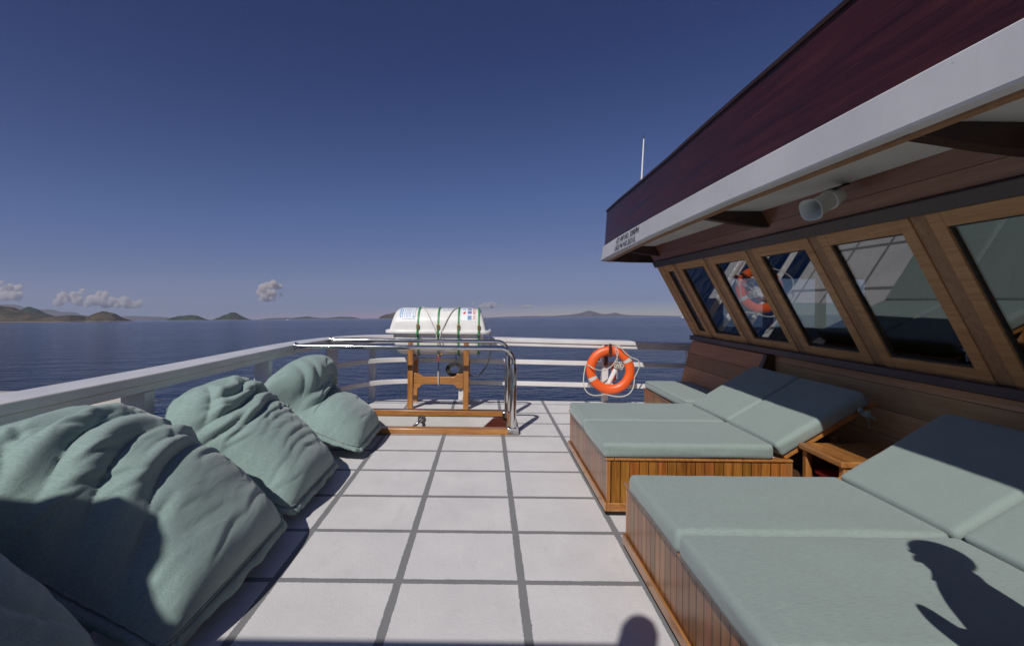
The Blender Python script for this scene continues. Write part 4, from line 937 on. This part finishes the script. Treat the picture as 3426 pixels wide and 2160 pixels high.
def person():
    t = thing('person', (1.37, .85, 0), 'person in dark shirt and shorts standing beside the nearest sunbed, one hand raised', 'person')
    sk = {'pelvis': (0, 0, .93), 'waist': (0, 0, 1.08), 'chest': (0, .01, 1.30), 'neck': (0, .01, 1.475), 'jaw': (0, .035, 1.54), 'head': (0, .02, 1.66), 'crown': (0, .01, 1.72)}
    rad = {'pelvis': (.15, .11), 'waist': (.125, .095), 'chest': (.155, .11), 'neck': (.055, .055), 'jaw': (.062, .075), 'head': (.078, .095), 'crown': (.05, .06)}
    ed = [('pelvis', 'waist'), ('waist', 'chest'), ('chest', 'neck'), ('neck', 'jaw'), ('jaw', 'head'), ('head', 'crown')]
    for s, n in ((-1, 'l'), (1, 'r')):
        sk.update({'sh' + n: (.17 * s, .01, 1.40), 'hip' + n: (.09 * s, 0, .88), 'kn' + n: (.10 * s, .01, .49), 'an' + n: (.105 * s, -.02, .09), 'toe' + n: (.12 * s, .15, .03)})
        rad.update({'sh' + n: (.062, .06), 'hip' + n: (.095, .10), 'kn' + n: (.056, .058), 'an' + n: (.038, .042), 'toe' + n: (.04, .025)})
        ed += [('chest', 'sh' + n), ('pelvis', 'hip' + n), ('hip' + n, 'kn' + n), ('kn' + n, 'an' + n), ('an' + n, 'toe' + n)]
    sk.update({'ell': (-.22, .06, 1.13), 'wrl': (-.11, .17, 1.22), 'hal': (-.09, .19, 1.27), 'elr': (.20, -.09, 1.12), 'wrr': (.19, -.05, .87), 'har': (.19, -.04, .79)})
    rad.update({'ell': (.055, .055), 'wrl': (.042, .042), 'hal': (.042, .03), 'elr': (.044, .044), 'wrr': (.029, .027), 'har': (.036, .02)})
    ed += [('shl', 'ell'), ('ell', 'wrl'), ('wrl', 'hal'), ('shr', 'elr'), ('elr', 'wrr'), ('wrr', 'har')]
    for h, up in (('hal', .3), ('har', -1)):
        hx, hy, hz = sk[h]
        for i, (dx, ln) in enumerate(((-.024, .055), (-.008, .062), (.008, .058), (.024, .046))):
            a, b_ = h + 'f%d' % i, h + 'g%d' % i
            sk[a] = (hx + dx, hy + .012, hz + up * .045); sk[b_] = (hx + dx * 1.1, hy + .03, hz + up * (.045 + ln * .8)); rad[a] = (.009, .009); rad[b_] = (.007, .007); ed += [(h, a), (a, b_)]
        sk[h + 't'] = (hx + .05, hy + .025, hz + up * .03); rad[h + 't'] = (.010, .010); ed.append((h, h + 't'))
    ca, sa = math.cos(R(66)), math.sin(R(66))
    for q in sk: sk[q] = (ca * sk[q][0] - sa * sk[q][1], sa * sk[q][0] + ca * sk[q][1], sk[q][2])
    def skin(name, names, edges, grow, m, cut=None):
        me = bpy.data.meshes.new(name); o3 = Vector((0, 0, 0)); me.from_pydata([sk[q] for q in names], [(names.index(a), names.index(c)) for a, c in edges], [])
        o = bpy.data.objects.new(name, me); COL.objects.link(o); md = o.modifiers.new('skin', 'SKIN'); md.use_smooth_shade = True
        for q, v in zip(names, me.skin_vertices[0].data): v.radius = (rad[q][0] + grow, rad[q][1] + grow); v.use_root = (q == names[0])
        sb = o.modifiers.new('sub', 'SUBSURF'); sb.levels = 2; sb.render_levels = 2
        me.materials.append(m); o.parent = t; return o
    k = Nodes('skin'); sm = k.done((.32, .17, .11), .55, spec=.3)
    cloth_m = paint('navy_cloth', (.02, .025, .05), .9, .1, .1)
    skin('body', list(sk), ed, 0, sm)
    core = ['pelvis', 'waist', 'chest', 'shl', 'shr']; skin('shirt', core, [e for e in ed if e[0] in core and e[1] in core], .012, cloth_m)
    low = ['pelvis', 'hipl', 'hipr', 'knl', 'knr']; skin('shorts', low, [e for e in ed if e[0] in low and e[1] in low], .014, paint('khaki_cloth', (.2, .16, .1), .9, .1, .1))
    hair = MB(); bmesh.ops.create_uvsphere(hair.bm, u_segments=20, v_segments=12, radius=1.0, matrix=Matrix.Translation((1.374, .848, 1.675)) @ Matrix.Rotation(R(66), 4, 'Z') @ Matrix.Diagonal((.084, .10, .095, 1)))
    hair.build('hair', MAT['black'], t, smooth=180)
    for s in (-1, 1):
        e = MB(); bmesh.ops.create_uvsphere(e.bm, u_segments=10, v_segments=8, radius=.013, matrix=Matrix.Translation((1.37 + ca * s * .032 - sa * .092, .85 + sa * s * .032 + ca * .092, 1.625))); e.build('eye', MAT['bulb'], t, smooth=180)
    e = MB(); e.hexa([(-.012, .06, 1.575), (.012, .06, 1.575), (.012, .115, 1.575), (-.012, .115, 1.575), (-.006, .06, 1.625), (.006, .06, 1.625), (.006, .10, 1.625), (-.006, .10, 1.625)])
    bmesh.ops.transform(e.bm, matrix=Matrix.Translation((1.37, .85, 0)) @ Matrix.Rotation(R(66), 4, 'Z'), verts=e.bm.verts); e.build('nose', sm, t, bevel=.004)
person()

# ------------------------------------------------------------------ sea, islands, far boats, clouds, air
ENV = []
def sea():
    me = bpy.data.meshes.new('sea'); S = 20000
    me.from_pydata([(-S, -2000, 0), (S, -2000, 0), (S, S, 0), (-S, S, 0)], [], [(0, 1, 2, 3)])
    o = bpy.data.objects.new('sea', me); COL.objects.link(o); tag(o, kind='structure')
    k = Nodes('sea_water')
    a = k.noise(.9, 4, .6, k.mapped((.55, 1.0, 1), rot=(0, 0, .25))); b = k.noise(.22, 3, .5, k.mapped((.5, 1.0, 1), rot=(0, 0, -.15))); c = k.noise(.004, 4, .6, k.mapped((.35, 1.6, 1)))
    h = k.math('MULTIPLY_ADD', b, 1.6, a)
    k.done((.004, .020, .066), k.math('MULTIPLY_ADD', c, .12, .06), k.bump(h, 1.0, .75), spec=.42, ior=1.33)
    me.materials.append(k.m)
sea()
def land_mat(name, g, t, rock):
    k = Nodes(name); s = 1.0
    f = k.noise(.012, 6, .65); h = k.noise(.05, 4, .6); z = k.sep()[2]
    col = k.mix(k.ramp(f, ((.42, 0.), (.6, 1.))), g, t); col = k.mix(k.ramp(h, ((.5, 0.), (.7, .7))), col, tuple(v * .45 for v in g))
    col = k.mix(k.ramp(k.math('DIVIDE', z, 14.0), ((.15, 1.), (.5, 0.))), col, rock)
    return k.done(col, .95, k.bump(h, .9, 10.0), spec=.1)
LAND = dict(dry=land_mat('dry_grass_hills', (.045, .040, .022), (.12, .088, .052), (.20, .16, .12)),
            green=land_mat('scrub_hills', (.018, .034, .016), (.05, .055, .026), (.22, .18, .13)),
            far=land_mat('distant_hills', (.07, .055, .045), (.14, .10, .075), (.12, .10, .08)))
def island(prof, D, mat_key, seed, depth=.5, rough=1.0):
    # prof: (bearing, height) pairs in thousandths of the distance
    xs = []; P = [(a * D / 1000, h * D / 1000) for a, h in prof]; x0, x1 = P[0][0], P[-1][0]; hm = max(h for _, h in P); W = max((x1 - x0) * .18, hm * 2.2) * depth / .5
    nx, ny = max(24, min(150, int((x1 - x0) / hm * 9))), 22; b = MB(); rows = []
    for i in range(nx + 1):
        x = x0 + (x1 - x0) * i / nx; H = lerp_table(P, x); r = []
        for j in range(ny + 1):
            v = j / ny; sh = math.sin(math.pi * v) ** .8; q = Vector((x / hm * .8 + seed, v * 3, seed))
            n = noise.fractal(q, .8, 2.1, 5) * .42 * rough + noise.ridged_multi_fractal(q * 2.6, .9, 2.1, 4, 1.0, 2.0) * .10 * rough - .08
            e = min(1, min(i, nx - i) / 3)
            z = max(-2.0, H * sh * (1 + n * (1 - .6 * sh)) * e - 1.0 + .0 * e)
            r.append((x + (noise.noise(q * 2) * .1 * hm), D - W * .5 + W * v + noise.noise(q * 1.3 + Vector((9, 0, 0))) * W * .12, z))
        rows.append(r)
    b.loft(rows, closed_ring=False, cap=False)
    o = b.build('hills' if mat_key != 'island' else 'island', LAND[mat_key], smooth=70, origin=((x0 + x1) / 2, D, 0)); BOAT.remove(o); tag(o, kind='structure'); return o
def pr(*p): return [((x - 1143) / 1.1, h / 1.1) for x, h in p]
island(pr((-420, 0), (-300, 45), (-150, 62), (-60, 50), (0, 40), (12, 33), (34, 26), (60, 22), (95, 18), (125, 12), (152, 14), (182, 18), (205, 12), (214, 4)), 3200, 'dry', 1.0)
island(pr((206, 0), (217, 8), (228, 18), (247, 24), (266, 18), (279, 8), (287, 0)), 3300, 'dry', 4.3, .8)
island(pr((40, 4), (57, 28), (68, 36), (83, 31), (106, 19), (130, 8), (150, 0)), 4600, 'green', 7.1)
island(pr((-300, 20), (-100, 52), (0, 40), (22, 41), (53, 33), (80, 27), (114, 28), (133, 22), (160, 22), (178, 16), (230, 8), (300, 11), (380, 8), (420, 0)), 14000, 'far', 9.7, rough=.6)
island(pr((392, 0), (406, 7), (421, 11), (444, 13), (461, 11), (474, 6), (487, 0)), 5200, 'green', 12.2, .8)
island(pr((503, 0), (524, 8), (535, 14), (546, 18), (557, 14), (566, 8), (582, 0)), 5600, 'green', 15.9, .9)
island(pr((610, 0), (630, 3), (672, 4), (684, 3), (703, 5), (721, 7), (738, 4), (760, 2), (800, 5), (830, 4), (850, 0)), 11000, 'green', 18.4, rough=.6)
island(pr((890, 0), (897, 6), (908, 10), (922, 13), (945, 18), (970, 12), (1000, 0)), 7000, 'dry', 21.0, .8)
island(pr((1140, 0), (1200, 2), (1250, 3), (1300, 2.5), (1322, 4), (1350, 6), (1368, 10), (1385, 14), (1400, 10), (1418, 6), (1430, 6), (1445, 9), (1458, 6), (1480, 3), (1600, 0)), 16000, 'far', 23.3, rough=.7)
def far_boat(px, D, L, label, roof=True):
    x = (px - 1143) / 1100 * D; o0 = (x, D, 0); n0 = len(BOAT)
    t = thing('boat', o0, label, 'boat', 'small boats far out on the water')
    b = MB(); b.loft([[(x + u * L / 2, D + s * w * L * .13, z * L * .12) for s, z in ((-1, 1.0), (-.7, 0), (.7, 0), (1, 1.0))] for u, w in ((-1, .7), (-.4, 1), (.4, .9), (1, .05))]); b.build('hull', MAT['bulb'], t)
    b = MB(); b.box(x - L * .28, x + L * .12, D - L * .07, D + L * .07, L * .121, L * .24); b.build('cabin', MAT['bulb'], t)
    for o in BOAT[n0:]: BOAT.remove(o)
far_boat(1605, 1500, 13, 'white boat far out on the water to the right, near the wheelhouse')
far_boat(676, 3000, 17, 'tiny white boat on the horizon left of the life raft')
def cloud_mat():
    k = Nodes('cloud_vapour'); k.t.nodes.remove(k.p)
    v = k.n('ShaderNodeVolumePrincipled'); v.inputs['Color'].default_value = (1, .94, .88, 1); v.inputs['Density'].default_value = .008; v.inputs['Anisotropy'].default_value = .0
    k.t.links.new(v.outputs[0], k.out.inputs['Volume']); return k.m
CLOUD = cloud_mat()
def cloud(px, py, w, h, seed, D=27000, label=''):
    rng = random.Random(seed); ch = (px - 1143) / 1100 * D; hor = 746 - (px - 1143) * .0085
    cz = (hor - py) / 1100 * D; W, H = w / 1100 * D, h / 1100 * D; b = MB()
    for i in range(26):
        u = rng.gauss(0, .26); v = abs(rng.gauss(0, .34)) - .28; u *= (1.15 - .6 * max(0, v)); r = (.10 + .13 * rng.random()) * min(W, H * 1.6) * (1.1 - .4 * abs(u))
        bmesh.ops.create_icosphere(b.bm, subdivisions=2, radius=r, matrix=Matrix.Translation((ch + u * W, D + rng.uniform(-.3, .3) * W, cz + v * H)))
    o = b.build('cloud', CLOUD, smooth=180, origin=(ch, D, cz)); BOAT.remove(o)
    rm = o.modifiers.new('remesh', 'REMESH'); rm.mode = 'VOXEL'; rm.voxel_size = max(W, H) / 45
    tx = bpy.data.textures.new('puffs', 'CLOUDS'); tx.noise_scale = min(W, H) * .22; tx.noise_depth = 3
    d = o.modifiers.new('puff', 'DISPLACE'); d.texture = tx; d.strength = min(W, H) * .22; d.mid_level = .45; d.texture_coords = 'GLOBAL'
    tag(o, label, 'cloud', 'small cumulus clouds low over the horizon')
cloud(628, 690, 44, 46, 3, label='tall bright cumulus cloud above the cone-shaped island')
cloud(22, 692, 44, 34, 5, label='cumulus cloud at the left edge of the photo above the hills')
cloud(180, 702, 62, 32, 8, label='largest left-hand cumulus cloud above the hills')
cloud(240, 706, 56, 34, 12, label='cumulus cloud right beside the largest left-hand one')
cloud(300, 711, 50, 24, 14, label='small flat cumulus cloud to the right of the left-hand cluster')
cloud(1150, 717, 60, 14, 21, label='low faint cloud just right of the life raft')
cloud(1235, 720, 40, 10, 25, label='lowest faint cloud streak near the horizon right of the raft')
def haze():
    b = MB(); b.box(-20400, 20400, -2400, 20400, -1.0, 900.0); o = b.build('haze', []); BOAT.remove(o)
    k = Nodes('haze_air'); k.t.nodes.remove(k.p); v = k.n('ShaderNodeVolumePrincipled'); v.inputs['Color'].default_value = (.78, .84, 1, 1); v.inputs['Density'].default_value = 4.2e-5; v.inputs['Anisotropy'].default_value = .2
    k.t.links.new(v.outputs[0], k.out.inputs['Volume']); o.data.materials.append(k.m); tag(o, kind='stuff')
haze()
# ------------------------------------------------------------------ float the boat
bpy.context.view_layer.update()
for o in BOAT:
    o.matrix_world = TRIM @ Matrix.Translation(o.location)
for o in SC.objects:
    if '_o' in o: del o['_o']
